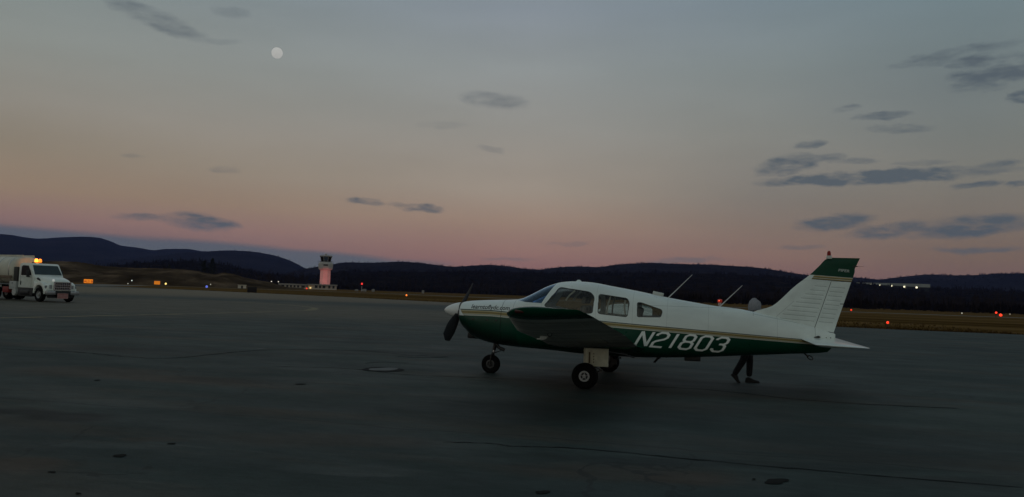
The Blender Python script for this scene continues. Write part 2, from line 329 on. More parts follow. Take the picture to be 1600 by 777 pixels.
# paint and marks on the apron
def ribbon(name, c, wd, z, mat, kind='structure', jitter=0.0):
    up = []; lo = []
    for i, p in enumerate(c):
        d = Vector(c[min(i+1, len(c)-1)])-Vector(c[max(i-1, 0)]); n = Vector((-d.y, d.x)).normalized()
        ww = wd*(1+random.uniform(-jitter, jitter))/2*(0.15 if (jitter and i in (0, len(c)-1)) else 1)
        up.append((p[0]+n.x*ww, p[1]+n.y*ww)); lo.append((p[0]-n.x*ww, p[1]-n.y*ww))
    v = [(x, y, z) for x, y in up]+[(x, y, z) for x, y in lo]; n = len(c)
    f = [(i, i+1, n+i+1, n+i) for i in range(n-1)]
    me = bpy.data.meshes.new(name); me.from_pydata(v, [], f)
    bm = bmesh.new(); bm.from_mesh(me)
    for fc in bm.faces:
        if fc.normal.z < 0: fc.normal_flip()
    bm.to_mesh(me); bm.free(); me.materials.append(mat)
    o = bpy.data.objects.new(name, me); COL.objects.link(o); o['kind'] = kind; return o
def worn(name, col, lo=.35, hi=.6, sc=1.2, base=(.038, .044, .040)):
    m = P(name, col, .75); t = m.node_tree; b = t.nodes['Principled BSDF']
    co = N(t, 'ShaderNodeTexCoord'); nz = N(t, 'ShaderNodeTexNoise'); nz.inputs['Scale'].default_value = sc; nz.inputs['Detail'].default_value = 8; nz.inputs['Roughness'].default_value = .7
    t.links.new(co.outputs['Object'], nz.inputs[0])
    t.links.new(mixc(t, ramp(t, nz.outputs[0], [(lo, 0), (hi, 1)]), base, col), b.inputs['Base Color']); return m
m_yel = worn('worn_yellow_paint', (.24, .19, .07))
def smooth_path(p, n=8):
    o = []
    for i in range(len(p)-1):
        a = p[max(i-1, 0)]; b = p[i]; c_ = p[i+1]; d = p[min(i+2, len(p)-1)]
        for k in range(n):
            t = k/n; o.append(tuple(.5*((2*b[j])+(c_[j]-a[j])*t+(2*a[j]-5*b[j]+4*c_[j]-d[j])*t*t+(3*b[j]-a[j]-3*c_[j]+d[j])*t**3) for j in range(2)))
    o.append(tuple(p[-1])); return o
ribbon('taxiway_marking', smooth_path([(-22.3, -14), (-20.9, 4), (-20.5, 13.4), (-20.3, 19.6), (-20.4, 27.9), (-20.8, 32), (-22.6, 36.2), (-25.3, 40), (-29.5, 43.5), (-36, 46.0), (-46, 47.5)]), .38, .016, m_yel)
ribbon('taxiway_marking', [gnd(492, 482.2).xy[:], gnd(478, 485.2).xy[:]], .3, .0165, m_yel)
ribbon('taxiway_marking', [gnd(x, y).xy[:] for x, y in ((-40, 469.5), (60, 471.5), (140, 473.2), (235, 474.6))], .4, .016, worn('faded_paint', (.16, .14, .085)))
m_tar = P('crack_sealant', (.012, .013, .014), .9, var=.3, spec=.1)
m_seam = worn('dusty_seam', (.062, .070, .066), .4, .6, 3, (.035, .042, .040))
def crack(px, wd, z=.016, jit=.08, mat=None):
    c = [gnd(x, y).xy[:] for x, y in px]; c = smooth_path(c, 10)
    c = [(x+random.uniform(-1, 1)*jit*.5, y+random.uniform(-1, 1)*jit) for x, y in c]
    ribbon('pavement_crack', c, wd, z, mat or m_tar, jitter=.5)
crack([(0, 546), (60, 549), (120, 551), (180, 557), (240, 561), (285, 560), (330, 555), (420, 548), (560, 549), (640, 556), (700, 558)], .05, jit=.05)
crack([(440, 546), (560, 548), (680, 551), (755, 552.5)], .035, .0165, .03, m_seam)
crack([(800, 700), (900, 703), (1060, 718), (1200, 731), (1350, 744), (1600, 765)], .025, jit=.015)
crack([(690, 693), (760, 695), (800, 700)], .02, jit=.015)
crack([(905, 596), (960, 603), (1100, 610), (1240, 625), (1350, 633), (1500, 640)], .045, jit=.02)
crack([(430, 574), (540, 577), (640, 587), (760, 592), (830, 596)], .03, jit=.03)
crack([(620, 558), (660, 560), (700, 559)], .06, jit=.01)
crack([(570, 569), (600, 567), (640, 569)], .04, jit=.01)
def blob(name, px, py, rx, ry, mat, z=.0170, n=26, rough=.18, seed=0):
    c = gnd(px, py); a0 = gnd(px+rx, py); b0 = gnd(px, py+ry); u = a0-c; v = b0-c
    rnd = random.Random(seed); ph = [rnd.uniform(0, 6.28) for _ in range(5)]
    pts = []
    for k in range(n):
        a = 2*math.pi*k/n; r = 1+rough*sum(math.sin((j+2)*a+ph[j])/(j+1) for j in range(4))
        p = c+u*math.cos(a)*r+v*math.sin(a)*r; pts.append((p.x, p.y))
    return sheet(name, pts, z, mat)
m_stain = P('oil_stain', (.018, .018, .017), .95, var=.4, scale=3, spec=.05)
for i, (x, y, rx, ry) in enumerate([(1213, 755, 19, 4.2), (848, 772.5, 11, 2.6), (187, 715, 10, 2.2), (268, 696, 6, 1.0), (81, 741, 6, 1.1), (122, 775, 5, 1.3), (469, 602, 7, .8), (152, 596, 5, .7), (1178, 752, 2.5, 1.2)]):
    blob('tar_patch', x, y, rx, ry, m_stain, z=.0172+.0002*i, seed=10+i)
blob('pavement_patch', 598, 579, 32, 3.6, m_tar, seed=31, z=.018, rough=.12)
blob('pavement_patch', 599, 578.6, 24, 2.2, worn('concrete_patch', (.085, .092, .088), .3, .5, 4, (.04, .045, .043)), seed=33, z=.020, rough=.1)
blob('pavement_patch', 408, 546, 6, .9, m_seam, seed=35, z=.018)
# dry tufts along the apron edge
gt = MB()
for i in range(5200):
    t = random.random(); k = t*(len(edge)-1.001); j = int(k); a = edge[j].lerp(edge[j+1], k-j)
    if j < 3 and random.random() < .5: continue
    off = abs(random.gauss(0, 1))*2.2 if random.random() < .7 else random.uniform(0, 22)
    x = a.x+random.uniform(-.3, .3); y = a.y+off+.1
    for b in range(3):
        an = random.uniform(0, 6.28); h = random.uniform(.05, .16); wd = random.uniform(.02, .06); lx, ly = math.cos(an), math.sin(an)
        gt.add([(x-ly*wd, y+lx*wd, .0), (x+ly*wd, y-lx*wd, .0), (x+lx*h*.6+random.uniform(-.03, .03), y+ly*h*.6, h)], [(0, 1, 2)])
tag(gt.build('grass', P('dry_grass', (.085, .050, .018), 1, var=.45, scale=.6, spec=0), smooth=0, fix=False), 'dry brown grass along the edge of the apron', 'grass', kind='stuff')

# ------------------------------------------------------------------ hills
def hill_mat(name, c0, c1, c2, sc):
    m = bpy.data.materials.new(name); m.use_nodes = True; t = m.node_tree; b = t.nodes['Principled BSDF']
    b.inputs['Roughness'].default_value = 1; b.inputs['Specular IOR Level'].default_value = 0
    co = N(t, 'ShaderNodeTexCoord'); mp = N(t, 'ShaderNodeMapping'); mp.inputs['Scale'].default_value = (sc, sc, sc*2); t.links.new(co.outputs['Object'], mp.inputs[0])
    n1 = N(t, 'ShaderNodeTexNoise'); n1.inputs['Scale'].default_value = 1; n1.inputs['Detail'].default_value = 10; n1.inputs['Roughness'].default_value = .65; t.links.new(mp.outputs[0], n1.inputs[0])
    c = ramp(t, n1.outputs[0], [(.3, c0), (.5, c1), (.72, c2)])
    n2 = N(t, 'ShaderNodeTexNoise'); n2.inputs['Scale'].default_value = .09; n2.inputs['Detail'].default_value = 4; t.links.new(co.outputs['Object'], n2.inputs[0])
    c = mixc(t, 1, c, ramp(t, n2.outputs[0], [(.3, .6), (.7, 1.4)]), 'MULTIPLY'); t.links.new(c, b.inputs['Base Color'])
    return m
CREST = {}
def pchip(xs, ys, x):
    xs = list(xs); 
    if x <= xs[0]: return ys[0]
    if x >= xs[-1]: return ys[-1]
    i = max(k for k in range(len(xs)-1) if xs[k] <= x)
    h = xs[i+1]-xs[i]; s = [(ys[k+1]-ys[k])/(xs[k+1]-xs[k]) for k in range(len(xs)-1)]
    def sl(k):
        if k == 0: return s[0]
        if k == len(xs)-1: return s[-1]
        return 0 if s[k-1]*s[k] <= 0 else 2*s[k-1]*s[k]/(s[k-1]+s[k])
    t = (x-xs[i])/h; a, b = sl(i)*h, sl(i+1)*h
    return (2*t**3-3*t**2+1)*ys[i]+(t**3-2*t*t+t)*a+(-2*t**3+3*t*t)*ys[i+1]+(t**3-t*t)*b
def ridge(name, px, D, wf, wb, mat, step=6, rows=14, amp=.05, seed=0.0, crest_noise=.006):
    xs = [p[0] for p in px]; ys = [p[1] for p in px]
    cols = []; x = xs[0]
    cr = []
    while x <= xs[-1]+.1:
        y = pchip(xs, ys, x); p = at(x, y, D); hz = max(p.z, 1.0)
        d = ray(x, y); d = Vector((d.x, d.y, 0)).normalized(); c = Vector((CAM.x, CAM.y, 0))
        col = []
        hz *= 1+crest_noise*mnoise.noise(Vector((x*.13, seed, 0)))
        for r in range(rows+1):
            t = r/rows; q = c+d*(D-wf+wf*t); s = t*t*(3-2*t)*.55+t*.45
            n = mnoise.fractal(Vector((q.x/(D*.06), q.y/(D*.06), seed)), 1, 2, 4)*amp*hz*math.sin(math.pi*t)
            col.append((q.x, q.y, max(-3, hz*s+n*s-3*(1-t))))
        for r in range(1, 6):
            t = r/5; q = c+d*(D+wb*t); col.append((q.x, q.y, hz*(1-t)**1.2-3*t))
        cols.append(col); cr.append(Vector(col[rows])); x += step
    n = len(cols[0]); v = [p for c_ in cols for p in c_]
    f = [(i*n+j, i*n+j+1, (i+1)*n+j+1, (i+1)*n+j) for i in range(len(cols)-1) for j in range(n-1)]
    mb = MB(); mb.add(v, f); o = mb.build(name, mat, smooth=60); o['kind'] = 'structure'; CREST[name+str(seed)] = cols
    return o, cols, rows
h_far = hill_mat('far_hill_woods', (.016, .014, .018), (.024, .020, .025), (.036, .031, .035), .004)
h_mid = hill_mat('mid_hill_woods', (.014, .011, .013), (.022, .017, .018), (.040, .030, .028), .010)
h_near = hill_mat('near_hill_woods', (.006, .005, .004), (.013, .009, .007), (.030, .021, .015), .03)
RA = ridge('hills', [(-700, 388), (-500, 380), (-300, 372), (-100, 367), (0, 366), (15, 367), (40, 371), (60, 373), (95, 371), (130, 370), (150, 371), (170, 376), (190, 384), (215, 387), (240, 391), (262, 389), (290, 389), (320, 393), (370, 394), (400, 399), (425, 404), (450, 412), (477, 421), (500, 426), (560, 434)], 5600, 2200, 1200, h_far, seed=1)
RB = ridge('hills', [(-700, 420), (-300, 417), (0, 415), (100, 410), (200, 404.5), (252, 399.5), (280, 396), (319, 393.5), (345, 391.8), (357, 391.5), (385, 392.5), (400, 394), (425, 398.5), (450, 406), (465, 413), (477, 419.5), (500, 426), (540, 434), (600, 440)], 4300, 1900, 900, h_far, seed=2)
RC = ridge('hills', [(380, 440), (430, 430), (460, 424), (478, 420), (510, 415), (545, 410), (583, 411), (620, 409), (650, 410.5), (680, 414), (712, 417), (740, 415), (765, 414), (790, 416), (820, 420), (842, 421.5), (870, 418), (905, 416.5), (935, 417.5), (960, 414), (990, 412), (1020, 411), (1060, 412.5), (1100, 413.5), (1150, 416), (1185, 418.5), (1210, 422), (1240, 427), (1262, 430), (1300, 434), (1340, 440), (1380, 446), (1450, 456)], 3000, 1500, 700, h_mid, seed=3, step=4)
RE = ridge('hills', [(1180, 446), (1260, 438), (1310, 434.5), (1335, 434), (1358, 436), (1373, 437), (1391, 435), (1416, 432), (1455, 429), (1484, 430.4), (1522, 430), (1561, 427.7), (1600, 427), (1700, 426), (1900, 424), (2200, 430)], 3600, 1300, 900, h_far, seed=4, step=4)
RF = ridge('hills', [(-700, 440), (-200, 436), (0, 425), (140, 418), (252, 409), (300, 408), (340, 412), (430, 430), (478, 433), (540, 424), (640, 425), (740, 424), (860, 427), (1000, 426), (1150, 429), (1262, 437), (1340, 443), (1390, 446), (1440, 450), (1520, 453), (1600, 456), (1800, 462), (2200, 475)], 1700, 900, 350, h_near, seed=5, step=4, rows=18)

# tree cover on the ridges: bare crowns as small twiggy tufts, one woodland
def bare_clump(mb, p, h, wd, n, rnd):
    for k in range(n):
        a = rnd.uniform(0, 6.28); r = wd*math.sqrt(rnd.random()); z0 = h*rnd.uniform(.0, .4); z1 = h*rnd.uniform(.6, 1)*(1-.35*(r/wd)**2)
        x, y = p.x+r*math.cos(a), p.y+r*math.sin(a); t = wd*rnd.uniform(.10, .22); b = rnd.uniform(0, 3.14)
        mb.add([(x-t*math.cos(b), y-t*math.sin(b), p.z+z0), (x+t*math.cos(b), y+t*math.sin(b), p.z+z0), (x+rnd.uniform(-t, t), y+rnd.uniform(-t, t), p.z+z1)], [(0, 1, 2)])
wd_ = MB(); rnd = random.Random(5)
for (o, cols, rows), H, dens, depth in ((RB, 9, 3, 3), (RC, 9, 4, 5), (RE, 11, 5, 5), (RF, 11, 4, 12)):
    for i in range(len(cols)-1):
        for k in range(dens):
            r = rows-int(abs(rnd.gauss(0, depth))) if rnd.random() < .75 else rnd.randint(2, rows)
            r = max(1, min(rows, r)); a = Vector(cols[i][r]); b = Vector(cols[i+1][r]); q = a.lerp(b, rnd.random()); q.z -= H*.22
            bare_clump(wd_, q, H*rnd.uniform(.55, 1.3), H*.6, 8, rnd)
tag(wd_.build('hillside_woods', P('bare_branches', (.020, .015, .014), 1, var=.4, scale=.02, spec=0), smooth=0, fix=False), 'bare leafless woods covering the dark hills', 'woods', kind='stuff')

# valley woods behind the field: a deep belt of bare trees, with trunks and branching tops
def bare_tree(mb, p, h, rnd, det=16):
    lean = Vector((rnd.uniform(-.04, .04), rnd.uniform(-.04, .04), 1))
    def strip(a, b, w0, w1):
        s = Vector((math.cos(rnd.uniform(-.6, .6)), math.sin(rnd.uniform(-.6, .6)), 0))
        mb.add([a-s*w0, a+s*w0, b+s*w1, b-s*w1], [(0, 1, 2, 3)])
    top = p+lean*h; strip(p, top, h*.014, h*.002)
    for k in range(det):
        t = rnd.uniform(.25, .95); a = p+lean*h*t; an = rnd.uniform(0, 6.28); l = h*(.36-.22*t)*rnd.uniform(.7, 1.2)
        b = a+Vector((math.cos(an)*l*.8, math.sin(an)*l*.8, l*rnd.uniform(.7, 1.2))); strip(a, b, h*.006, h*.0015)
        for q in range(3):
            u = rnd.uniform(.3, 1); c = a.lerp(b, u); an2 = an+rnd.uniform(-1.2, 1.2); l2 = l*.5*rnd.uniform(.5, 1)
            d = c+Vector((math.cos(an2)*l2*.7, math.sin(an2)*l2*.7, l2*rnd.uniform(.5, 1.1))); strip(c, d, h*.004, h*.003)
vw = MB(); rnd = random.Random(11)
for i in range(1500):
    x = rnd.uniform(-200, 1900); D = (rnd.uniform(820, 1100) if 480 < x < 900 else rnd.uniform(640, 900) if x < 480 else rnd.uniform(430, 760))
    q = gnd(x, 470+0*x) if False else None
    d = ray(x, 400); d = Vector((d.x, d.y, 0)).normalized(); p = Vector((CAM.x, CAM.y, 0))+d*D
    bare_tree(vw, p, rnd.uniform(8, 15)*(.75 if x > 900 else 1), rnd, 12)
tag(vw.build('valley_woods', P('bare_trunks', (.030, .022, .018), 1, var=.5, scale=.01, spec=0), smooth=0, fix=False), 'dense belt of bare trees beyond the airfield grass', 'woods', kind='stuff')
# understorey that closes the belt near the ground
us = MB()
for i in range(2600):
    x = rnd.uniform(-200, 1900); D = (rnd.uniform(860, 1150) if x < 900 else rnd.uniform(440, 800)); d = ray(x, 400); d = Vector((d.x, d.y, 0)).normalized(); p = Vector((CAM.x, CAM.y, 0))+d*D
    bare_clump(us, p, rnd.uniform(3, 9), 5, 7, rnd)
tag(us.build('undergrowth', P('undergrowth_brush', (.014, .010, .008), 1, var=.5, scale=.02, spec=0), smooth=0, fix=False), 'dark brush filling the foot of the bare woods', 'undergrowth', kind='stuff')

# grassy embankment on the left
emb = hill_mat('embankment_grass', (.040, .028, .017), (.070, .047, .028), (.19, .13, .085), .05)
RM = ridge('embankment', [(-260, 418), (-100, 412), (0, 409), (100, 408.5), (125, 410), (160, 415.5), (200, 418.5), (262, 420), (300, 422.5), (330, 428), (338, 428.5), (348, 426), (362, 428), (380, 433), (400, 437.5), (425, 442), (440, 446.5), (455, 450), (475, 451.5)], 430, 70, 60, emb, seed=6, step=3, rows=12, amp=.10, crest_noise=.03)
RN = ridge('embankment', [(90, 438), (130, 432), (200, 429), (260, 431), (320, 433.5), (350, 434), (370, 439), (385, 444)], 372, 30, 40, emb, seed=7, step=3, rows=8, amp=.12, crest_noise=.04)

# ------------------------------------------------------------------ moon
mo = at(433, 83, 7000.0)
mm = MB(); rr = 8.3/FPX*7000*.99; mm.lathe([(rr*math.sin(math.pi*k/24), -rr*math.cos(math.pi*k/24)) for k in range(1, 24)], n=40)
mmo = mm.build('moon', P('moonlight', (.3, .3, .29), 1, emit=(.95, .95, .90), es=.42), smooth=80); mmo.location = mo
tag(mmo, 'pale round full moon high in the dusk sky', 'moon')
mmo.visible_diffuse = True

# ------------------------------------------------------------------ aircraft
# local frame: x aft, -y = left wing (camera side), z up; origin under the nose wheel
T = dict(
 x=[-.60, -.57, -.50, -.42, -.36, -.2, .1, .5, .68, .85, 1.03, 1.2, 1.35, 1.55, 1.81, 2.28, 2.72, 3.24, 3.7, 4.1, 4.42, 4.9, 5.4, 5.75, 5.93, 6.02],
 t=[1.285, 1.315, 1.335, 1.347, 1.352, 1.365, 1.382, 1.408, 1.475, 1.565, 1.66, 1.725, 1.758, 1.775, 1.768, 1.70, 1.63, 1.535, 1.465, 1.41, 1.385, 1.30, 1.19, 1.10, 1.05, 1.0],
 b=[.98, .90, .82, .76, .69, .625, .565, .53, .522, .515, .507, .50, .49, .475, .462, .452, .452, .47, .50, .53, .56, .60, .645, .672, .70, .80],
 w=[.17, .30, .385, .42, .435, .45, .475, .52, .54, .55, .555, .56, .56, .56, .56, .55, .52, .455, .39, .335, .29, .225, .15, .085, .05, .03])
def tb(k, x): return pchip(T['x'], T[k], x)
def prof(x):
    t, b, w_ = tb('t', x), tb('b', x), tb('w', x)
    zm = b+(t-b)*.48 if x < .45 or x > 2.9 else b+(t-b)*.44
    if .45 <= x <= 2.9:
        k = min(1, (x-.45)/.3, (2.9-x)/.4); zm = (b+(t-b)*.48)*(1-k)+(1.02)*k
    if x < -.3: nt_, nb = 2.2, 2.2
    else:
        k = min(1, (x+.3)/.6); nt_ = 2.2+.25*k; nb = 2.2+1.1*k
        if x > 3: k = min(1, (x-3)/2); nt_ = 2.45-.35*k; nb = 3.3-1.1*k
    return t, b, w_, zm, nt_, nb
def half(x, z):
    t, b, w_, zm, n1, n2 = prof(x)
    if z >= zm: u = min(1, (z-zm)/(t-zm)); return w_*max(0, 1-u**n1)**(1/n1)
    u = min(1, (zm-z)/(zm-b)); return w_*max(0, 1-u**n2)**(1/n2)
def section(x, n=72, shrink=0.0):
    t, b, w_, zm, n1, n2 = prof(x); t -= shrink; b += shrink; w_ = max(.005, w_-shrink); r = []
    for k in range(n):
        a = 2*math.pi*k/n; c, s = math.cos(a), math.sin(a)
        nn = n1 if s >= 0 else n2; y = math.copysign(abs(c)**(2/nn), c)*w_; z = zm+math.copysign(abs(s)**(2/nn), s)*((t-zm) if s >= 0 else (zm-b))
        r.append((x, y, z))
    return r
plane = empty('light_aircraft')
tag(plane, 'green and white low-wing propeller airplane parked side-on on the apron', 'airplane')

def stripe_mat():
    m = bpy.data.materials.new('aircraft_livery'); m.use_nodes = True; t = m.node_tree; b = t.nodes['Principled BSDF']
    b.inputs['Roughness'].default_value = .30; b.inputs['Specular IOR Level'].default_value = .28; b.inputs['Coat Weight'].default_value = .12; b.inputs['Coat Roughness'].default_value = .1
    co = N(t, 'ShaderNodeTexCoord'); se = N(t, 'ShaderNodeSeparateXYZ'); t.links.new(co.outputs['Object'], se.inputs[0]); x, y, z = se.outputs
    zt = mth(t, 'MULTIPLY_ADD', mth(t, 'MAXIMUM', mth(t, 'SUBTRACT', x, .1), 0.0), -.0535, 1.195)
    wd = mth(t, 'MULTIPLY_ADD', x, -.0072, .12)
    d = mth(t, 'MULTIPLY', mth(t, 'DIVIDE', mth(t, 'SUBTRACT', zt, z), wd), .5, clamp=True)
    dk = (.008, .03, .02); cr = (.55, .56, .46)
    c = ramp(t, mth(t, 'MULTIPLY_ADD', d, .96, .02), [(0, WHITE), (.022, dk), (.085, cr), (.12, GOLD), (.215, dk), (.245, GOLD), (.33, cr), (.36, dk), (.385, cr), (.47, (.02, .05, .03)), (.50, GREEN)], 'CONSTANT')
    # nose: stripes taper in from a point
    nose = mth(t, 'LESS_THAN', mth(t, 'MULTIPLY_ADD', mth(t, 'SUBTRACT', zt, z), -.9, x), -.55)
    c = mixc(t, mth(t, 'MULTIPLY', nose, mth(t, 'GREATER_THAN', z, 1.075)), c, WHITE)
    # panel seams
    def seam(v, at_, w_=.0028): return mth(t, 'LESS_THAN', mth(t, 'ABSOLUTE', mth(t, 'SUBTRACT', v, at_)), w_)
    s = seam(x, .285, .004)
    for q in (-.555, .50, 5.72): s = mth(t, 'MAXIMUM', s, seam(x, q))
    s = mth(t, 'MAXIMUM', s, mth(t, 'MULTIPLY', seam(x, 4.70, .003), mth(t, 'GREATER_THAN', z, 1.27)))
    s = mth(t, 'MAXIMUM', s, mth(t, 'MULTIPLY', seam(z, 1.385, .002), mth(t, 'MULTIPLY', mth(t, 'GREATER_THAN', x, 2.9), mth(t, 'LESS_THAN', x, 4.6))))
    # fillet line of the dorsal fairing
    fz = mth(t, 'MULTIPLY_ADD', x, -.17, 2.10)
    s = mth(t, 'MAXIMUM', s, mth(t, 'MULTIPLY', seam(mth(t, 'SUBTRACT', z, fz), 0, .0025), mth(t, 'MULTIPLY', mth(t, 'GREATER_THAN', x, 4.7), mth(t, 'LESS_THAN', x, 5.72))))
    for q in (1.04, 2.02, 2.66, 3.25, 3.95, 5.1): s = mth(t, 'MAXIMUM', s, mth(t, 'MULTIPLY', seam(x, q), .42))
    c = mixc(t, mth(t, 'MULTIPLY', s, .6), c, (.03, .04, .035))
    # rivet rows
    # grime
    nz = N(t, 'ShaderNodeTexNoise'); nz.inputs['Scale'].default_value = 2.2; nz.inputs['Detail'].default_value = 7
    mpp = N(t, 'ShaderNodeMapping'); mpp.inputs['Scale'].default_value = (.5, 1, 1.6); t.links.new(co.outputs['Object'], mpp.inputs[0]); t.links.new(mpp.outputs[0], nz.inputs[0])
    c = mixc(t, 1, c, ramp(t, nz.outputs[0], [(.3, .86), (.7, 1.05)]), 'MULTIPLY')
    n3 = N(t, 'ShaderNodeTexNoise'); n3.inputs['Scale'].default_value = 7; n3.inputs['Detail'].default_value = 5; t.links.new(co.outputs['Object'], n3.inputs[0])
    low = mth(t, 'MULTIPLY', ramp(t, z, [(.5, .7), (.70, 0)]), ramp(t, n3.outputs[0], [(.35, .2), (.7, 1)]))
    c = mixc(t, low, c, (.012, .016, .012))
    cowl_dark = mth(t, 'MULTIPLY', ramp(t, mth(t, 'MULTIPLY_ADD', x, .25, z), [(.74, .85), (1.04, 0)]), mth(t, 'MULTIPLY', mth(t, 'LESS_THAN', x, .6), ramp(t, n3.outputs[0], [(.3, .5), (.6, 1)])))  # nose and lower cowl get darker towards the bottom, broken up by noise
    c = mixc(t, cowl_dark, c, (.008, .012, .010))
    t.links.new(c, b.inputs['Base Color'])
    t.links.new(ramp(t, n3.outputs[0], [(.3, .26), (.7, .40)]), b.inputs['Roughness'])
    # slight skin waviness between frames
    n4 = N(t, 'ShaderNodeTexNoise'); n4.inputs['Scale'].default_value = 3.0; n4.inputs['Detail'].default_value = 1; t.links.new(co.outputs['Object'], n4.inputs[0])
    bp = N(t, 'ShaderNodeBump'); bp.inputs['Strength'].default_value = .15; bp.inputs['Distance'].default_value = .03; t.links.new(n4.outputs[0], bp.inputs['Height']); t.links.new(bp.outputs[0], b.inputs['Normal'])
    return m
m_liv = stripe_mat()
def apply_bool(o, cutters, op='DIFFERENCE'):
    for cu in cutters:
        md = o.modifiers.new('b', 'BOOLEAN'); md.operation = op; md.solver = 'EXACT'; md.object = cu
    dg = bpy.context.evaluated_depsgraph_get(); me = bpy.data.meshes.new_from_object(o.evaluated_get(dg))
    o.modifiers.clear(); old = o.data; o.data = me
    me.name = o.name
def rounded(poly, r=.04, n=5):
    out = []; k = len(poly)
    for i in range(k):
        p = Vector(poly[i]); a = Vector(poly[i-1]); b = Vector(poly[(i+1) % k]); da = (a-p); db = (b-p)
        rr = min(r, da.length*.45, db.length*.45); p0 = p+da.normalized()*rr; p1 = p+db.normalized()*rr
        for j in range(n+1):
            t = j/n; out.append(tuple(p0*(1-t)**2+p*2*t*(1-t)+p1*t*t))
    return out
WIN = [rounded([(1.10, 1.33), (1.335, 1.655), (1.90, 1.585), (1.985, 1.50), (1.965, 1.22), (1.90, 1.205), (1.45, 1.23), (1.11, 1.30)], .05),
       rounded([(2.055, 1.555), (2.555, 1.495), (2.60, 1.42), (2.575, 1.17), (2.06, 1.21)], .05),
       rounded([(2.735, 1.43), (2.80, 1.43), (3.15, 1.32), (3.17, 1.28), (3.145, 1.19), (2.745, 1.18)], .03)]
WS = [(.52, 1.398), (.52, 1.95), (1.24, 1.95), (1.255, 1.735), (1.035, 1.355), (.72, 1.365)]
# fuselage shell
xs = [-.36+i*(.08) for i in range(int((3.4+.36)/.08))]; xs = [x for x in xs if x > .281]; xs = [.285]+xs+[3.5, 3.7, 3.9, 4.1, 4.3, 4.5, 4.7, 4.9, 5.1, 5.3, 5.5, 5.65, 5.8, 5.93, 6.02]
def fus_mb(sh=0.0, x0=.285, x1=9, n=72):
    mb = MB(); mb.loft([section(x, n, sh) for x in xs if x >= x0-.001 and x <= x1]); return mb
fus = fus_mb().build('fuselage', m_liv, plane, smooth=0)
inner = fus_mb(.035, .36, 3.5).build('cut', None, smooth=0)
cut = []
for p in WIN: cut.append(MB().prism(p, -1, 1).build('cut', None, smooth=0))
cut.append(MB().prism(WS, -1, 1).build('cut', None, smooth=0))
apply_bool(fus, [inner]+cut)
fus.data.materials.clear(); fus.data.materials.append(m_liv)
fus.data.shade_smooth(); fus.data.set_sharp_from_angle(angle=R_(38))
def half_box(sd): return MB().box((-2, 0 if sd > 0 else -2, 0), (8, 2 if sd > 0 else 0, 3)).build('cut', None, smooth=0)
for i, cu in enumerate(cut):
    for sd in (-1, 1):
        o = fus_mb(.006, .45, 3.6).build('windshield' if i == 3 else 'side_window', None, plane, smooth=0)
        inn = fus_mb(.010, .36, 3.8).build('cut', None, smooth=0); hb = half_box(sd)
        apply_bool(o, [inn]); apply_bool(o, [cu, hb], 'INTERSECT')
        o.data.materials.clear(); o.data.materials.append(m_dglass if i == 3 else m_glass)
        o.data.shade_smooth(); o.data.set_sharp_from_angle(angle=R_(30)); bpy.data.objects.remove(inn); bpy.data.objects.remove(hb)
for cu in cut+[inner]: bpy.data.objects.remove(cu)
# window frames: thin dark rubber line on both sides
m_seal = P('seal', (.05, .055, .055), .7)
for p in WIN:
    for s in (-1, 1):
        mb = MB(); pts = []; n = len(p)
        for i in range(n):
            a, b = p[i], p[(i+1) % n]
            for k in range(2):
                t = k/2; q = (a[0]+(b[0]-a[0])*t, a[1]+(b[1]-a[1])*t); pts.append((q[0], s*(half(*q)-.002), q[1]))
        pts.append(pts[0]); mb.tube(pts, .006, 5, caps=False)
        mb.build('window_seal', m_seal, plane)
# centre post of the windshield
mb = MB(); mb.tube([(x, 0, tb('t', x)-.012) for x in (.50, .6, .7, .8, .9, 1.0, 1.1, 1.2, 1.26)], .013, 6); mb.build('windshield_post', m_white, plane)
# cowling
cx = [-.60, -.585, -.57, -.54, -.5, -.46, -.42, -.38, -.34, -.28, -.2, -.1, 0, .1, .2, .279]
cow = MB().loft([section(x) for x in cx]).build('engine_cowling', m_liv, plane, smooth=50)
# inlets and chin details
for s in (-1, 1):
    mb = MB(); mb.lathe([(.095, -.02), (.10, .0), (.085, .006), (.06, .004)], 'x', (0, 0, 0), 20)
    o = mb.build('air_inlet', m_black, plane); o.location = (-.575, s*.235, 1.10); o.scale = (1, 1, .75); o.rotation_euler = (0, 0, -s*.55)
mb = MB(); mb.box((-.45, -.12, .64), (-.20, .12, .76)); mb.build('carburettor_intake', m_black, plane, bevel=.025)
mb = MB(); mb.lathe([(.07, 0), (.075, -.02), (.06, -.03)], 'x', (-.47, 0, .84), 20); mb.build('landing_light', P('lens', (.3, .3, .3), .2), plane)
mb = MB(); mb.tube([(.12, -.17, .58), (.20, -.18, .50), (.30, -.18, .46)], .03, 12); mb.build('exhaust_pipe', m_dmetal, plane)
mb = MB()      # cowl latches and hinge line
for x in (-.25, .02, .2):
    for s in (-1, 1): MB().box((x-.015, s*half(x, 1.02)-.008, 1.0), (x+.015, s*half(x, 1.02)+.008, 1.03)).build('cowl_latch', m_dmetal, cow, bevel=.003)
# spinner
sp = MB(); sp.lathe([(.012, -.955), (.05, -.925), (.085, -.87), (.115, -.80), (.138, -.73), (.150, -.67), (.153, -.63), (.150, -.618)], 'x', (0, 0, 1.155), 36)
sp.build('spinner', P('spinner_paint', (.80, .81, .78), .3, var=.04, coat=.3), plane)
sp = MB(); sp.lathe([(.156, -.627), (.158, -.620), (.158, -.606), (.12, -.60)], 'x', (0, 0, 1.155), 36); sp.build('spinner_backplate', m_dmetal, plane)
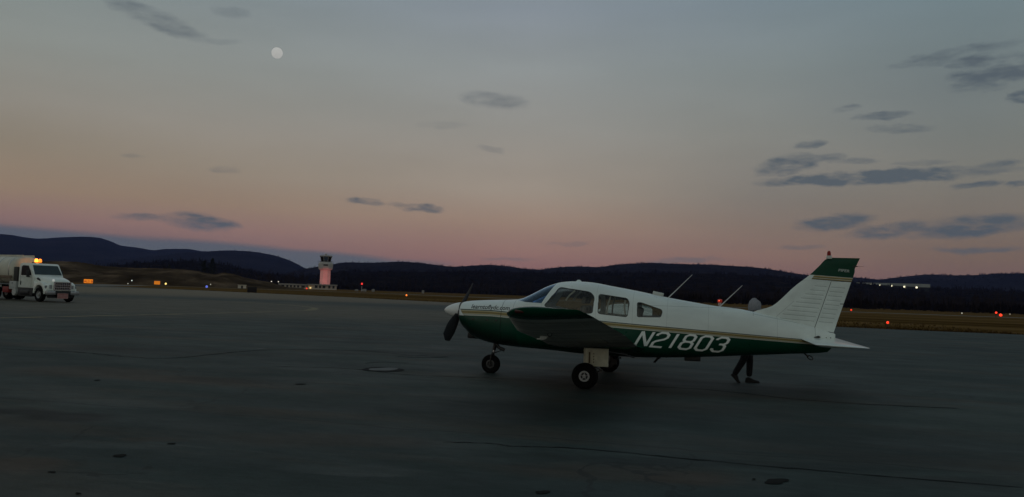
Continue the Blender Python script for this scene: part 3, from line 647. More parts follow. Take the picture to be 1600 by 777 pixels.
# propeller blades
def blade(ang):
    mb = MB(); secs = []
    for k in range(13):
        t = k/12; r = .08+.86*t; ch = .06+.095*math.sin(min(1, t*1.25)*math.pi*.62)*1.0 if t < .98 else .05
        if t > .88: ch *= 1-.35*((t-.88)/.12)**2
        tw = R_(64-34*t); th = .022*(1-.75*t)+.003
        sec = []
        for j in range(12):
            a = 2*math.pi*j/12; u = math.cos(a)*ch*.66; v = math.sin(a)*th
            sec.append((-.655-u*math.sin(tw)+v*math.cos(tw), u*math.cos(tw)+v*math.sin(tw), r))
        secs.append(sec)
    mb.loft(secs); o = mb.build('propeller_blade', P('blade_paint', (.010, .010, .011), .7, var=.2, spec=.2), plane)
    o.location = (0, 0, 1.155); o.rotation_euler = (ang, 0, 0); return o
blade(math.pi-R_(56.5)); blade(-R_(56.5))
# interior
m_seat = P('seat_cloth', (.11, .10, .085), .9, var=.2); m_dark = P('cabin_trim', (.035, .035, .035), .8)
mb = MB(); mb.box((.42, -.32, .60), (3.2, .32, .63)); mb.build('cabin_floor', m_dark, plane)
mb = MB(); mb.box((.66, -.38, .95), (.74, .38, 1.28)); mb.box((.58, -.33, 1.275), (.80, .33, 1.30)); mb.build('instrument_panel', m_dark, plane, bevel=.015)
for x in (1.5, 2.45):
    for y in (-.25, .25):
        mb = MB(); mb.box((x-.28, y-.2, .74), (x+.18, y+.2, .88))
        mb.box((x+.13, y-.19, .86), (x+.24, y+.19, 1.36), Matrix.Rotation(R_(13), 3, 'Y'), (x+.15, y, .86))
        mb.build('seat', m_seat, plane, bevel=.04)
        mb = MB(); mb.box((x+.24, y-.11, 1.37), (x+.31, y+.11, 1.50), Matrix.Rotation(R_(10), 3, 'Y')); mb.build('headrest', m_seat, plane, bevel=.03)
m_belt = P('pale_webbing', (.55, .52, .46), .8)
for x0, x1, z0_, z1_ in ((1.62, 1.46, 1.60, 1.42), (2.26, 2.20, 1.52, 1.19), (2.52, 2.53, 1.46, 1.20)):
    for y in (-.40, .40): MB().tube([(x0, y*.93, z0_), ((x0+x1)/2-.02, y, (z0_+z1_)/2), (x1, y*1.02, z1_)], .016, 6).build('seat_belt', m_belt, plane)
for y in (-.24, .24):
    mb = MB(); mb.tube([(.72, y, 1.12), (.92, y, 1.12)], .012, 8); mb.tube([(.93, y-.12, 1.2), (.93, y-.11, 1.08), (.93, y, 1.09), (.93, y+.11, 1.08), (.93, y+.12, 1.2)], .013, 8); mb.build('control_yoke', m_black, plane)
# lettering ----------------------------------------------------------
def surf_text(name, body, mat, x0, z0, x1, z1, height, side=-1, shear=0.0, bold=0.0, parent=None, fy=None, offs=.0035, slope=None):
    cu = bpy.data.curves.new('t', 'FONT'); cu.body = body; cu.size = 1; cu.offset = bold; cu.resolution_u = 3; cu.fill_mode = 'FRONT'
    o = bpy.data.objects.new('t', cu); COL.objects.link(o); bpy.context.view_layer.update()
    me = bpy.data.meshes.new_from_object(o.evaluated_get(bpy.context.evaluated_depsgraph_get())); bpy.data.objects.remove(o)
    bm = bmesh.new(); bm.from_mesh(me)
    y_lo = min(v.co.y for v in bm.verts); y_hi = max(v.co.y for v in bm.verts)
    for k in range(1, 12): bmesh.ops.bisect_plane(bm, geom=bm.verts[:]+bm.edges[:]+bm.faces[:], plane_co=(0, y_lo+(y_hi-y_lo)*k/12, 0), plane_no=(0, 1, 0))
    bm.to_mesh(me); bm.free()
    vx = [v.co.x for v in me.vertices]; vy = [v.co.y for v in me.vertices]; mx0, mx1 = min(vx), max(vx); 
    for v in me.vertices:
        u = (v.co.x-mx0)/(mx1-mx0); h = v.co.y*height
        X = x0+(x1-x0)*u+h*shear; Z = z0+(z1-z0)*u+h
        y = side*((fy if fy is not None else half)(X, Z)+offs); v.co = (X, y, Z)
    me.name = name; me.materials.clear(); me.materials.append(mat); ob = bpy.data.objects.new(name, me); COL.objects.link(ob); ob.parent = parent; return ob
m_let = P('black_lettering', (.012, .012, .014), .5)
surf_text('web_address', 'learntoflydc.com', m_let, -.315, 1.212, .435, 1.206, .112, bold=.010, parent=cow, shear=.05)
GL = {'N': [[(0, 0), (0, 1.4)], [(0, 1.4), (.72, 0)], [(.72, 0), (.72, 1.4)]],
      '2': [[(0, 1.08), (0, 1.22), (.18, 1.4), (.54, 1.4), (.72, 1.22), (.72, .95), (.58, .78), (.12, .55), (0, .4), (0, 0), (.72, 0)]],
      '1': [[(.2, 0), (.2, 1.4)]],
      '8': [[(.18, .73), (.04, .88), (.04, 1.24), (.2, 1.4), (.52, 1.4), (.68, 1.24), (.68, .88), (.54, .73), (.18, .73), (0, .56), (0, .16), (.17, 0), (.55, 0), (.72, .16), (.72, .56), (.54, .73)]],
      '0': [[(0, .18), (0, 1.22), (.18, 1.4), (.54, 1.4), (.72, 1.22), (.72, .18), (.54, 0), (.18, 0), (0, .18)]],
      '3': [[(0, 1.12), (0, 1.22), (.18, 1.4), (.54, 1.4), (.72, 1.22), (.72, .9), (.55, .73), (.28, .73)], [(.55, .73), (.72, .56), (.72, .18), (.54, 0), (.18, 0), (0, .18), (0, .3)]]}
def stroke_letters(name, s, x0, z0, dx, dz, hgt, side, shear, lw, mat, parent, outline=None):
    mb = MB(); cur = 0.0; k = hgt/1.4
    tot = sum(.72 if ch != '1' else .40 for ch in s)+.34*(len(s)-1)
    for ch in s:
        for ln in GL[ch]:
            pts = []
            for i in range(len(ln)-1):
                a, b = Vector(ln[i]), Vector(ln[i+1]); n = max(1, int((b-a).length/.12))
                for j in range(n): pts.append(a.lerp(b, j/n))
            pts.append(Vector(ln[-1])); L = []; Rr = []
            closed = (Vector(ln[0])-Vector(ln[-1])).length < 1e-4
            for i, p in enumerate(pts):
                a = pts[i-1] if i > 0 else (pts[-2] if closed else p); b = pts[i+1] if i < len(pts)-1 else (pts[1] if closed else p)
                d1 = (p-a); d2 = (b-p); d1 = d1.normalized() if d1.length > 1e-6 else d2.normalized(); d2 = d2.normalized() if d2.length > 1e-6 else d1
                t = (d1+d2).normalized(); nn = Vector((-t.y, t.x)); mt = lw/max(.6, nn.dot(Vector((-d1.y, d1.x))))
                L.append(p+nn*mt); Rr.append(p-nn*mt)
            def mapv(q, off):
                u = (cur+q.x)/tot; h = q.y*k; X = x0+dx*u+h*shear; Z = z0+dz*u+h; return (X, side*(half(X, Z)+off), Z)
            for i in range(len(pts)-1):
                mid = lambda a, b: (a+b)/2
                vs = []
                for idx in (i, i+1): vs += [mapv(L[idx], .004), mapv(mid(L[idx], Rr[idx]), .004), mapv(Rr[idx], .004)]
                mb.add(vs, [(0, 1, 4, 3), (1, 2, 5, 4)])
        cur += (.40 if ch == '1' else .72)+.34
    return mb.build(name, mat, parent, smooth=0, fix=False)
m_wl = P('white_lettering', (.86, .90, .86), .4, var=.04)
stroke_letters('registration_letters', 'N21803', 2.715, .688, 1.46, -.060, .246, -1, .58, .093, m_wl, fus)
o = stroke_letters('registration_letters', 'N21803', 4.34, .628, -1.46, .060, .246, 1, -.58, .093, m_wl, fus)

# wings
def af(u, t):      # thickness form
    return 5*t*(.2969*math.sqrt(max(u, 0))-.126*u-.3516*u*u+.2843*u**3-.1036*u**4)
def camb(u): return .022*4*u*(1-u)
def sec_pts(c, u0, u1, t, n=14):
    us = [u0+(u1-u0)*(.5-.5*math.cos(math.pi*k/n)) if u0 < .01 else u0+(u1-u0)*k/n for k in range(n+1)]
    return [(u, camb(u)+af(u, t)) for u in us[::-1]]+[(u, camb(u)-af(u, t)) for u in us[(1 if u0 < .01 else 0):]]
ST = [(.30, 1.06, 1.72, .665, .15), (1.0, 1.15, 1.63, .745, .15), (2.85, 1.15, 1.62, .985, .15), (5.06, 1.545, 1.085, 1.262, .145)]
def wst(Y):
    ys = [s[0] for s in ST]; f = lambda k: float(np.interp(Y, ys, [s[k] for s in ST]))
    return f(1), f(2), f(3), f(4), R_(2.0-1.3*max(0, (Y-.5)/4.6))
def wsec(Y, u0, u1, s, n=14, grow=0.0, sc=1.0):
    xl, ch, z, t, inc = wst(Y); out = []
    for u, v in sec_pts(ch, u0, u1, t, n):
        X = (u-.3)*ch*sc; Z = v*ch*sc
        out.append((xl+.3*ch+X*math.cos(inc)+Z*math.sin(inc), s*Y, z+Z*math.cos(inc)-X*math.sin(inc)))
    return out
def wing_mat():
    m = P('wing_skin', (.50, .50, .46), .6, spec=.25); t = m.node_tree; b = t.nodes['Principled BSDF']
    co = N(t, 'ShaderNodeTexCoord'); se = N(t, 'ShaderNodeSeparateXYZ'); t.links.new(co.outputs['Object'], se.inputs[0]); x, y, z = se.outputs
    nz = N(t, 'ShaderNodeTexNoise'); nz.inputs['Scale'].default_value = 2.0; nz.inputs['Detail'].default_value = 8; mp = N(t, 'ShaderNodeMapping'); mp.inputs['Scale'].default_value = (.5, 2, 1)
    t.links.new(co.outputs['Object'], mp.inputs[0]); t.links.new(mp.outputs[0], nz.inputs[0])
    c = ramp(t, nz.outputs[0], [(.3, (.42, .42, .38)), (.7, (.74, .75, .69))])
    ln = mth(t, 'LESS_THAN', mth(t, 'PINGPONG', y, .33), .004)
    l2 = mth(t, 'LESS_THAN', mth(t, 'ABSOLUTE', mth(t, 'SUBTRACT', x, 1.78)), .004)
    c = mixc(t, mth(t, 'MULTIPLY', mth(t, 'MAXIMUM', ln, l2), .5), c, (.08, .08, .07))
    # oil and grime streaks behind the gear
    rr_ = mth(t, 'ABSOLUTE', mth(t, 'SUBTRACT', mth(t, 'ABSOLUTE', y), 1.6))
    st = mth(t, 'MULTIPLY', ramp(t, rr_, [(.1, .7), (.5, 0)]), mth(t, 'MULTIPLY', mth(t, 'GREATER_THAN', x, 1.9), nz.outputs[0]))
    c = mixc(t, st, c, (.05, .045, .035)); t.links.new(c, b.inputs['Base Color']); return m
m_wing = wing_mat()
for s in (-1, 1):
    mb = MB()
    mb.loft([wsec(Y, 0, 1, s) for Y in (.30, .62)]); mb.loft([wsec(Y, 0, .755, s) for Y in (.62, 1.0, 1.9, 2.85, 3.8, 4.72)]); mb.loft([wsec(Y, 0, 1, s) for Y in (4.72, 5.0)])
    wg = mb.build('wing', m_wing, plane)
    MB().loft([wsec(Y, .765, 1, s, 6) for Y in (.63, 1.0, 1.9, 2.74)]).build('flap', m_wing, wg)
    MB().loft([wsec(Y, .765, 1, s, 6) for Y in (2.765, 2.85, 3.8, 4.71)]).build('aileron', m_wing, wg)
    # green drooped tip
    secs = [wsec(5.002, 0, 1, s)]
    for k in range(1, 8):
        a = k/7*math.pi/2; Y = 5.0+.235*math.sin(a); q = wsec(min(Y, 5.06), 0, 1, s); cxm = sum(p[0] for p in q)/len(q)+.08; cz = sum(p[2] for p in q)/len(q); f = max(.05, math.cos(a)); g = max(.55, math.cos(a*.62))
        dz = (Y-min(Y, 5.06))*.12
        secs.append([(cxm+(p[0]-cxm)*g, s*Y, cz+(p[2]-cz)*f+dz+(1-f)*.055) for p in q])
    tp = MB().loft(secs).build('wing_tip', m_green, wg, smooth=50)
    # wing fillet to fuselage
    mb = MB(); mb.loft([[(xx, s*(half(2.0, .6)-.06), zz) for xx, zz in rounded([(1.0, .70), (1.2, .58), (2.6, .50), (2.95, .64), (2.4, .80), (1.3, .84)], .08)],
                        [(xx, s*(.72), zz) for xx, zz in rounded([(1.12, .71), (1.3, .66), (2.6, .62), (2.80, .68), (2.4, .78), (1.35, .80)], .06)]])
    mb.build('wing_fillet', m_green, wg, smooth=50)
    # nav light, fuel cap, tie down ring
    mb = MB(); mb.lathe([(.01, -.06), (.03, -.045), (.032, 0), (.026, .05), (.012, .07)], 'x', (1.74, s*5.19, 1.30), 12); mb.build('navigation_light', P('nav_lens', (.06, .012, .010) if s < 0 else (.01, .08, .03), .2), wg)
    mb = MB(); mb.lathe([(.05, 0), (.05, .01), (.035, .015)], 'z', (1.55, s*2.4, wst(2.4)[2]+.135), 16); mb.build('fuel_cap', m_metal, wg)
    mb = MB(); xx, ch, zz, tt, _ = wst(3.3); mb.tube([(1.75+.03*math.cos(a), s*3.3, zz-.10+.03*math.sin(a)) for a in [k*math.pi/6 for k in range(13)]], .006, 6); mb.build('tie_down_ring', m_dmetal, wg)
    if s < 0:
        mb = MB(); mb.loft([[(1.50, s*2.825, .845), (1.60, s*2.815, .845), (1.60, s*2.805, .845), (1.50, s*2.795, .845)], [(1.53, s*2.83, .93), (1.66, s*2.82, .93), (1.66, s*2.80, .93), (1.53, s*2.79, .93)]]); mb.tube([(1.46, s*2.81, .842), (1.56, s*2.81, .848), (1.60, s*2.81, .858)], [.010, .018, .01], 8); mb.build('pitot_mast', m_white, wg, bevel=.006)
    # fabric static wicks
    # main gear ------------------------------------------------------
    y0 = s*1.47
    g = MB(); ra = []
    secs = []
    for z in (.372, .66):
        secs.append([(x, y0+yy, z) for x, yy in rounded([(1.965, 0), (2.01, -.055), (2.15, -.062), (2.38, -.035), (2.38, .035), (2.15, .062), (2.01, .055)], .02)])
    gear = g.loft(secs).build('main_gear_fairing', m_cream, plane)
    mb = MB(); mb.box((2.065, y0-.066, .42), (2.09, y0-.055, .60)); 
    for k in range(4): mb.box((2.14, y0-.066, .43+.045*k), (2.155, y0-.058, .45+.045*k))
    if s < 0: mb.build('fairing_stains', P('rust_stain', (.12, .09, .05), .8), gear)
    mb = MB(); mb.tube([(2.03, y0, .62), (2.03, y0, .30)], .028, 12); mb.tube([(2.03, y0, .30), (2.02, y0+s*.02, .21)], .03, 10); mb.build('oleo_strut', m_metal, gear)
    mb = MB(); mb.tube([(2.08, y0, .40), (2.27, y0, .31), (2.06, y0, .22)], .016, 8); mb.tube([(2.27, y0-.03, .31), (2.27, y0+.03, .31)], .02, 8); mb.build('torque_link', m_dmetal, gear)
    mb = MB(); mb.tube([(2.02, y0-s*.02, .21), (2.02, y0+s*.18, .21)], .02, 10); mb.build('axle', m_dmetal, gear)
    mb = MB(); mb.lathe([(.10, -.03), (.125, -.025), (.125, .0), (.10, .01)], 'y', (2.02, y0+s*.04, .21), 24); mb.box((2.09, y0+s*.02-.04, .17), (2.19, y0+s*.02+.04, .27)); mb.build('brake', m_dmetal, gear)
    yw = y0+s*.13
    def wheel(par, c, r, wd, rimr, shade=.42):
        n = 32; prof_ = [(rimr, -wd*.42), (rimr+.02, -wd*.46), (r*.80, -wd*.52), (r*.94, -wd*.42), (r*.99, -wd*.22), (r, 0), (r*.99, wd*.22), (r*.94, wd*.42), (r*.80, wd*.52), (rimr+.02, wd*.46), (rimr, wd*.42)]
        ty = MB().lathe(prof_, 'y', c, n, caps=False).build('tyre', m_rub, par)
        rm = MB()
        rm.lathe([(rimr+.004, -wd*.43), (rimr-.012, -wd*.40), (rimr-.02, -wd*.22), (rimr*.45, -wd*.30), (rimr*.40, -wd*.44), (.012, -wd*.46)], 'y', c, n, caps=False)
        rm.lathe([(rimr+.004, wd*.43), (rimr-.012, wd*.40), (rimr-.02, wd*.22), (rimr*.45, wd*.30), (rimr*.40, wd*.44), (.012, wd*.46)], 'y', c, n, caps=False)
        for k in range(6):
            a = k*math.pi/3; 
            for q in (-1, 1): rm.box((c[0]+rimr*.68*math.cos(a)-.008, c[1]+q*wd*.27-.012, c[2]+rimr*.68*math.sin(a)-.008), (c[0]+rimr*.68*math.cos(a)+.008, c[1]+q*wd*.27+.012, c[2]+rimr*.68*math.sin(a)+.008))
        rm.build('wheel_disc', P('rim_dark', (.06, .06, .06), .6, var=.2, scale=30, spec=.2), par)
        fl = MB(); fl.tube([(c[0], c[1]-wd*.49, c[2]), (c[0], c[1]+wd*.49, c[2])], rimr*.3, 10)
        for q in (-1, 1): fl.lathe([(rimr+.006, q*wd*.44), (rimr-.004, q*wd*.47), (rimr-.022, q*wd*.45), (rimr-.024, q*wd*.36)], 'y', c, n, caps=False); fl.lathe([(rimr*.42, q*wd*.40), (rimr*.30, q*wd*.49), (.01, q*wd*.50)], 'y', c, n, caps=False)
        for q in (-1, 1):
            for k in range(5):
                a = k*2*math.pi/5+.3; fl.tube([(c[0]+rimr*.35*math.cos(a), c[1]+q*wd*.43, c[2]+rimr*.35*math.sin(a)), (c[0]+rimr*.85*math.cos(a), c[1]+q*wd*.42, c[2]+rimr*.85*math.sin(a))], rimr*.075, 6)
        fl.build('rim', P('rim_paint', (shade, shade, shade), .4, var=.2, scale=30), par)
    wheel(gear, (2.02, yw, .2145), .2145, .165, .082)
# nose gear
ng = MB().tube([(.075, 0, .62), (.055, 0, .44)], .032, 12).build('nose_gear_strut', m_dmetal, plane)
mb = MB(); mb.tube([(.056, 0, .45), (.044, 0, .37)], .022, 12); mb.build('chrome_piston', m_metal, ng)
mb = MB(); mb.tube([(.05, 0, .385), (.02, 0, .365)], .04, 10)
for q in (-1, 1): mb.tube([(.03, q*.03, .385), (.02, q*.085, .345), (.0, q*.088, .178)], .014, 8)
mb.tube([(0, -.095, .178), (0, .095, .178)], .014, 8); mb.build('fork', m_dmetal, ng)
mb = MB()
for q in (-.025, .025): mb.tube([(.07, q, .50), (.235, q*.6, .455), (.05, q, .385)], .011, 8)
mb.build('torque_link', m_dmetal, ng)
wheel(ng, (0, 0, .178), .178, .125, .075, .05)
# vertical fin + rudder
FLE = [(1.10, 4.70), (1.34, 4.72), (1.392, 4.87), (1.45, 5.02), (1.57, 5.16), (1.79, 5.37), (2.01, 5.63), (2.20, 5.81), (2.28, 5.88), (2.315, 5.97)]
HIN = lambda z: 5.71+(z-1.08)*.321
def fin_x(z): return pchip([a for a, b in FLE], [b for a, b in FLE], z)
def fth(x, z, TE):
    LE = fin_x(z); c = TE-max(LE, TE-1.0); u = (x-(TE-c))/c
    if x < TE-1.0: 
        v = (x-LE)/max(.001, (TE-1.0-LE)); return .012+.0*v
    return max(.004, .5*.2*af(max(u, 0), .5)*c*.9+.004)
def finsec(z, x0, x1, TE, n=12, top=1.0):
    us = [x0+(x1-x0)*k/n for k in range(n+1)]
    LE = fin_x(z)
    L = []
    for x in us: L.append((x, -fth(x, z, TE)*top*(min(1, ((x-LE)/.03))**.5 if x-LE < .03 else 1), z))
    return L+[(x, -y, z) for x, y, z in L[::-1]]
TEx = lambda z: 6.02+(z-1.03)*(6.315-6.02)/(1.97-1.03)
def fin_mat():
    m = P('fin_skin', WHITE, .35, spec=.2); t = m.node_tree; b = t.nodes['Principled BSDF']
    co = N(t, 'ShaderNodeTexCoord'); se = N(t, 'ShaderNodeSeparateXYZ'); t.links.new(co.outputs['Object'], se.inputs[0]); x, y, z = se.outputs
    zz = mth(t, 'ADD', z, mth(t, 'MULTIPLY', mth(t, 'SUBTRACT', x, 5.63), .055))
    a = mth(t, 'SUBTRACT', zz, 1.935)
    c = ramp(t, mth(t, 'MULTIPLY_ADD', a, 5, .1, clamp=True), [(0, WHITE), (.10, (.008, .02, .014)), (.16, GOLD), (.22, (.5, .5, .4)), (.28, (.02, .03, .02)), (.31, GOLD), (.42, (.6, .6, .5)), (.475, GREEN)], 'CONSTANT')
    c = mixc(t, mth(t, 'MULTIPLY', mth(t, 'LESS_THAN', x, mth(t, 'MULTIPLY_ADD', mth(t, 'SUBTRACT', 2.01, zz), -.6, 5.70)), mth(t, 'LESS_THAN', zz, 2.01)), c, WHITE)
    # pressed stiffener beads
    hx = mth(t, 'MULTIPLY_ADD', mth(t, 'SUBTRACT', z, 1.08), .321, 5.71)
    d = mth(t, 'PINGPONG', mth(t, 'SUBTRACT', zz, 1.22), .038)
    inb = mth(t, 'MULTIPLY', mth(t, 'LESS_THAN', x, mth(t, 'SUBTRACT', hx, .045)), mth(t, 'GREATER_THAN', x, mth(t, 'MULTIPLY_ADD', mth(t, 'SUBTRACT', z, 1.21), 1.02, 5.08)))
    inr = mth(t, 'MULTIPLY', mth(t, 'GREATER_THAN', x, mth(t, 'ADD', hx, .03)), mth(t, 'LESS_THAN', x, mth(t, 'ADD', hx, .26)))
    zz_ok = mth(t, 'MULTIPLY', mth(t, 'LESS_THAN', zz, 1.90), mth(t, 'GREATER_THAN', zz, 1.20))
    inn = mth(t, 'MULTIPLY', mth(t, 'MAXIMUM', inb, inr), zz_ok)
    ln = mth(t, 'MULTIPLY', mth(t, 'LESS_THAN', d, .0035), inn)
    c = mixc(t, mth(t, 'MULTIPLY', ln, .60), c, (.04, .07, .06))
    pl = mth(t, 'LESS_THAN', mth(t, 'ABSOLUTE', mth(t, 'SUBTRACT', x, mth(t, 'MULTIPLY_ADD', mth(t, 'SUBTRACT', z, 1.21), 1.02, 5.03))), .003)
    c = mixc(t, mth(t, 'MULTIPLY', mth(t, 'MULTIPLY', pl, mth(t, 'LESS_THAN', z, 1.55)), .6), c, (.05, .07, .06))
    nz = N(t, 'ShaderNodeTexNoise'); nz.inputs['Scale'].default_value = 5; nz.inputs['Detail'].default_value = 6; t.links.new(co.outputs['Object'], nz.inputs[0])
    c = mixc(t, 1, c, ramp(t, nz.outputs[0], [(.3, .88), (.7, 1.05)]), 'MULTIPLY'); t.links.new(c, b.inputs['Base Color'])
    bp = N(t, 'ShaderNodeBump'); bp.inputs['Strength'].default_value = .6; bp.inputs['Distance'].default_value = .01
    t.links.new(mth(t, 'MULTIPLY', mth(t, 'GREATER_THAN', d, .022), inn), bp.inputs['Height']); t.links.new(bp.outputs[0], b.inputs['Normal']); return m
m_fin = fin_mat()
zs = [1.10, 1.2, 1.3, 1.34, 1.365, 1.39, 1.42, 1.45, 1.5, 1.57, 1.65, 1.75, 1.85, 1.905]
fin = MB().loft([finsec(z, fin_x(z), HIN(z)-.006, TEx(z)) for z in zs]).build('vertical_fin', m_fin, plane, smooth=50)
capTE = lambda z: 6.30+(z-1.905)*.29 if z < 2.10 else 6.335+(z-2.10)*.45
caps = [finsec(z, fin_x(z), capTE(z), capTE(z), 16, 1 if z < 2.25 else (.6 if z < 2.30 else .15)) for z in (1.907, 1.96, 2.01, 2.07, 2.13, 2.19, 2.24, 2.275, 2.30, 2.312)]
cap = MB().loft(caps).build('fin_cap', m_fin, plane, smooth=50)
rud = MB().loft([[(x, y, z-.165*max(0, x-5.72)) for x, y, z in finsec(1.085, HIN(1.085)+.004, 6.025, 6.025, 8)]]+[finsec(z, HIN(z)+.004, TEx(z), TEx(z), 8) for z in (1.2, 1.35, 1.5, 1.65, 1.8, 1.903)]).build('rudder', m_fin, plane, smooth=50)
mb = MB(); mb.tube([(HIN(1.08), 0, 1.08), (HIN(1.90), 0, 1.90)], .011, 6); mb.build('rudder_hinge', m_dmetal, fin)
mb = MB(); mb.box((6.12, -.012, 1.52), (6.18, .012, 1.53)); mb.build('trim_tab', m_dmetal, rud)
mb = MB(); mb.loft([[(6.32, -.012, 2.155), (6.32, .012, 2.155), (6.32, .012, 2.185), (6.32, -.012, 2.185)], [(6.395, -.004, 2.165), (6.395, .004, 2.165), (6.395, .004, 2.178), (6.395, -.004, 2.178)]]); mb.tube([(6.39, 0, 2.17), (6.49, 0, 2.172)], .0025, 5); mb.build('tail_light', m_black, cap)
# red beacon on the fin
bc = MB(); bc.lathe([(.05, 2.29), (.045, 2.33), (.036, 2.345)], 'z', (5.935, 0, 0), 16); bco = bc.build('beacon_base', P('beacon_ring', (.5, .5, .44), .4), fin)
bc = MB(); bc.lathe([(.031, 2.345), (.031, 2.385), (.027, 2.41), (.016, 2.425), (.003, 2.43)], 'z', (5.935, 0, 0), 16); bc.build('beacon_lens', P('red_lens', (.14, .006, .004), .35, emit=(.4, .01, .005), es=.05, spec=.2), fin)
fy_ = lambda X, Z: fth(X, Z, capTE(Z))
surf_text('fin_lettering', 'PIPER', P('pale_lettering', (.45, .5, .46), .5), 6.085, 2.080, 6.265, 2.066, .062, parent=cap, fy=fy_, shear=.2, bold=.02, offs=.003)
# tail cone below rudder, stabilator
mb = MB(); mb.loft([[(x, y, z) for x, y, z in [(xx, -.055*f, .90), (xx, -.05*f, 1.0), (xx, -.018*f, zt), (xx, .018*f, zt), (xx, .05*f, 1.0), (xx, .055*f, .90)]] for xx, zt, f in ((5.60, 1.085, 1.3), (5.72, 1.072, 1.0), (5.9, 1.045, .7), (6.03, 1.022, .35), (6.05, .99, .2))])
tcn = mb.build('tail_fairing', m_white, plane, bevel=.008)
for x in (5.83, 5.90, 5.97): MB().lathe([(.008, -.004), (.008, .008)], 'y', (x, -.068+.25*(x-5.72)*.4, .945), 8).build('bolt', m_black, tcn)
mb = MB()
mb.tube([(5.70, -.095, .945), (5.77, -.09, .955), (5.80, -.085, .95)], [.006, .018, .010], 8); mb.build('stabilator_hinge', m_black, tcn)
for s in (-1, 1):
    secs = []
    for Y, f, th in [(.03, 1, 1), (1.0, 1, 1), (1.82, 1, 1), (1.90, .97, .85), (1.945, .90, .55), (1.965, .80, .2)]:
        c = .76*f; xl = 5.50+(.76-c)*.7; secs.append([(xl+u*c, s*Y, .905+.0*Y+v*c*th-u*.015) for u, v in [(a, b*.9-camb(a)) for a, b in sec_pts(c, 0, 1, .10)]])
    st = MB().loft(secs).build('stabilator', m_white, plane, smooth=50)
mb = MB(); mb.tube([(5.55, 0, .67), (5.62, 0, .60)], .014, 8); mb.tube([(5.65+.045*math.cos(a)-.0*a, 0, .590+.03*math.sin(a)-.35*.045*math.cos(a)) for a in [k*math.pi/8 for k in range(17)]], .009, 8); mb.build('tail_tie_down', m_dmetal, plane)
# antennas etc
def ant(x0, z0, x1, z1, y=0):
    mb = MB(); mb.tube([(x0, y, z0-.02), (x0+.02, y, z0+.01), (x1, y, z1)], [.016, .010, .005], 8); return mb.build('antenna', P('antenna_paint', (.55, .56, .55), .4), plane)
ant(3.24, tb('t', 3.24), 3.655, 1.955); ant(4.13, tb('t', 4.13), 4.515, 1.79)
mb = MB(); mb.lathe([(.05, 0), (.05, .015), (.02, .04)], 'z', (1.62, 0, 1.765), 16); mb.build('cabin_vent', m_white, plane)
mb = MB(); mb.box((2.98, -.06, 1.55), (3.15, .06, 1.60)); mb.tube([(2.97, 0, 1.61), (3.16, 0, 1.575)], .035, 10); mb.build('roof_fairing', P('pale_fairing', (.5, .52, .48), .5), plane, bevel=.01)
mb = MB(); mb.loft([[(3.10+.02*dx, -.012*dy, .47) for dx, dy in ((-1, 0), (0, -1), (1.5, 0), (0, 1))], [(3.02+.02*dx, -.012*dy, .365) for dx, dy in ((-1, 0), (0, -1), (1.5, 0), (0, 1))]]); mb.tube([(3.13, 0, .47), (3.08, 0, .44)], .02, 8); mb.build('drain_mast', m_black, plane)
mb = MB(); mb.box((3.55, -.07, .43), (3.83, .07, .52)); mb.build('belly_antenna', m_black, plane, bevel=.015)
mb = MB(); mb.box((2.90, .40, .50), (3.06, .60, .515)); mb.tube([(2.98, .40, .52), (2.98, .30, .62)], .012, 8); mb.build('boarding_step', m_dmetal, plane)
mb = MB(); mb.tube([(2.35, -1.25, .60), (2.6, -1.0, .55), (2.75, -.9, .50)], .012, 8); mb.tube([(2.50, -.75, .56), (2.62, -.75, .53)], .02, 8); mb.build('flap_rod', m_dmetal, plane)
# ------------------------------------------------------------------ person
def skin_body(name, verts, edges, radii, mat, parent=None, root=0, sub=2, flat=None):
    me = bpy.data.meshes.new(name); me.from_pydata([tuple(v) for v in verts], edges, []); o = bpy.data.objects.new(name, me); COL.objects.link(o)
    sk = o.modifiers.new('skin', 'SKIN'); sk.use_smooth_shade = True
    for i, r in enumerate(radii): me.skin_vertices[0].data[i].radius = r if isinstance(r, tuple) else (r, r)
    me.skin_vertices[0].data[root].use_root = True
    sb = o.modifiers.new('s', 'SUBSURF'); sb.levels = sub; sb.render_levels = sub
    me2 = bpy.data.meshes.new_from_object(o.evaluated_get(bpy.context.evaluated_depsgraph_get())); o.modifiers.clear(); o.data = me2; me2.name = name
    me2.materials.clear(); me2.materials.append(mat); me2.shade_smooth()
    if parent: o.parent = parent
    return o
m_cloth = P('dark_jeans', (.006, .007, .009), .9, bump=.4, bscale=60); m_jack = P('dark_jacket', (.016, .016, .018), .85, bump=.3)
m_skin = P('skin', (.38, .24, .18), .55); m_shoe = P('dark_boots', (.006, .006, .006), .8); m_knit = P('grey_knit', (.30, .30, .32), .95, var=.25, scale=60, bump=.8, bscale=120)
per = empty('person', (4.66, .93, .012))
tag(per, 'person in grey knit hat and dark clothes walking right behind the fuselage', 'person')
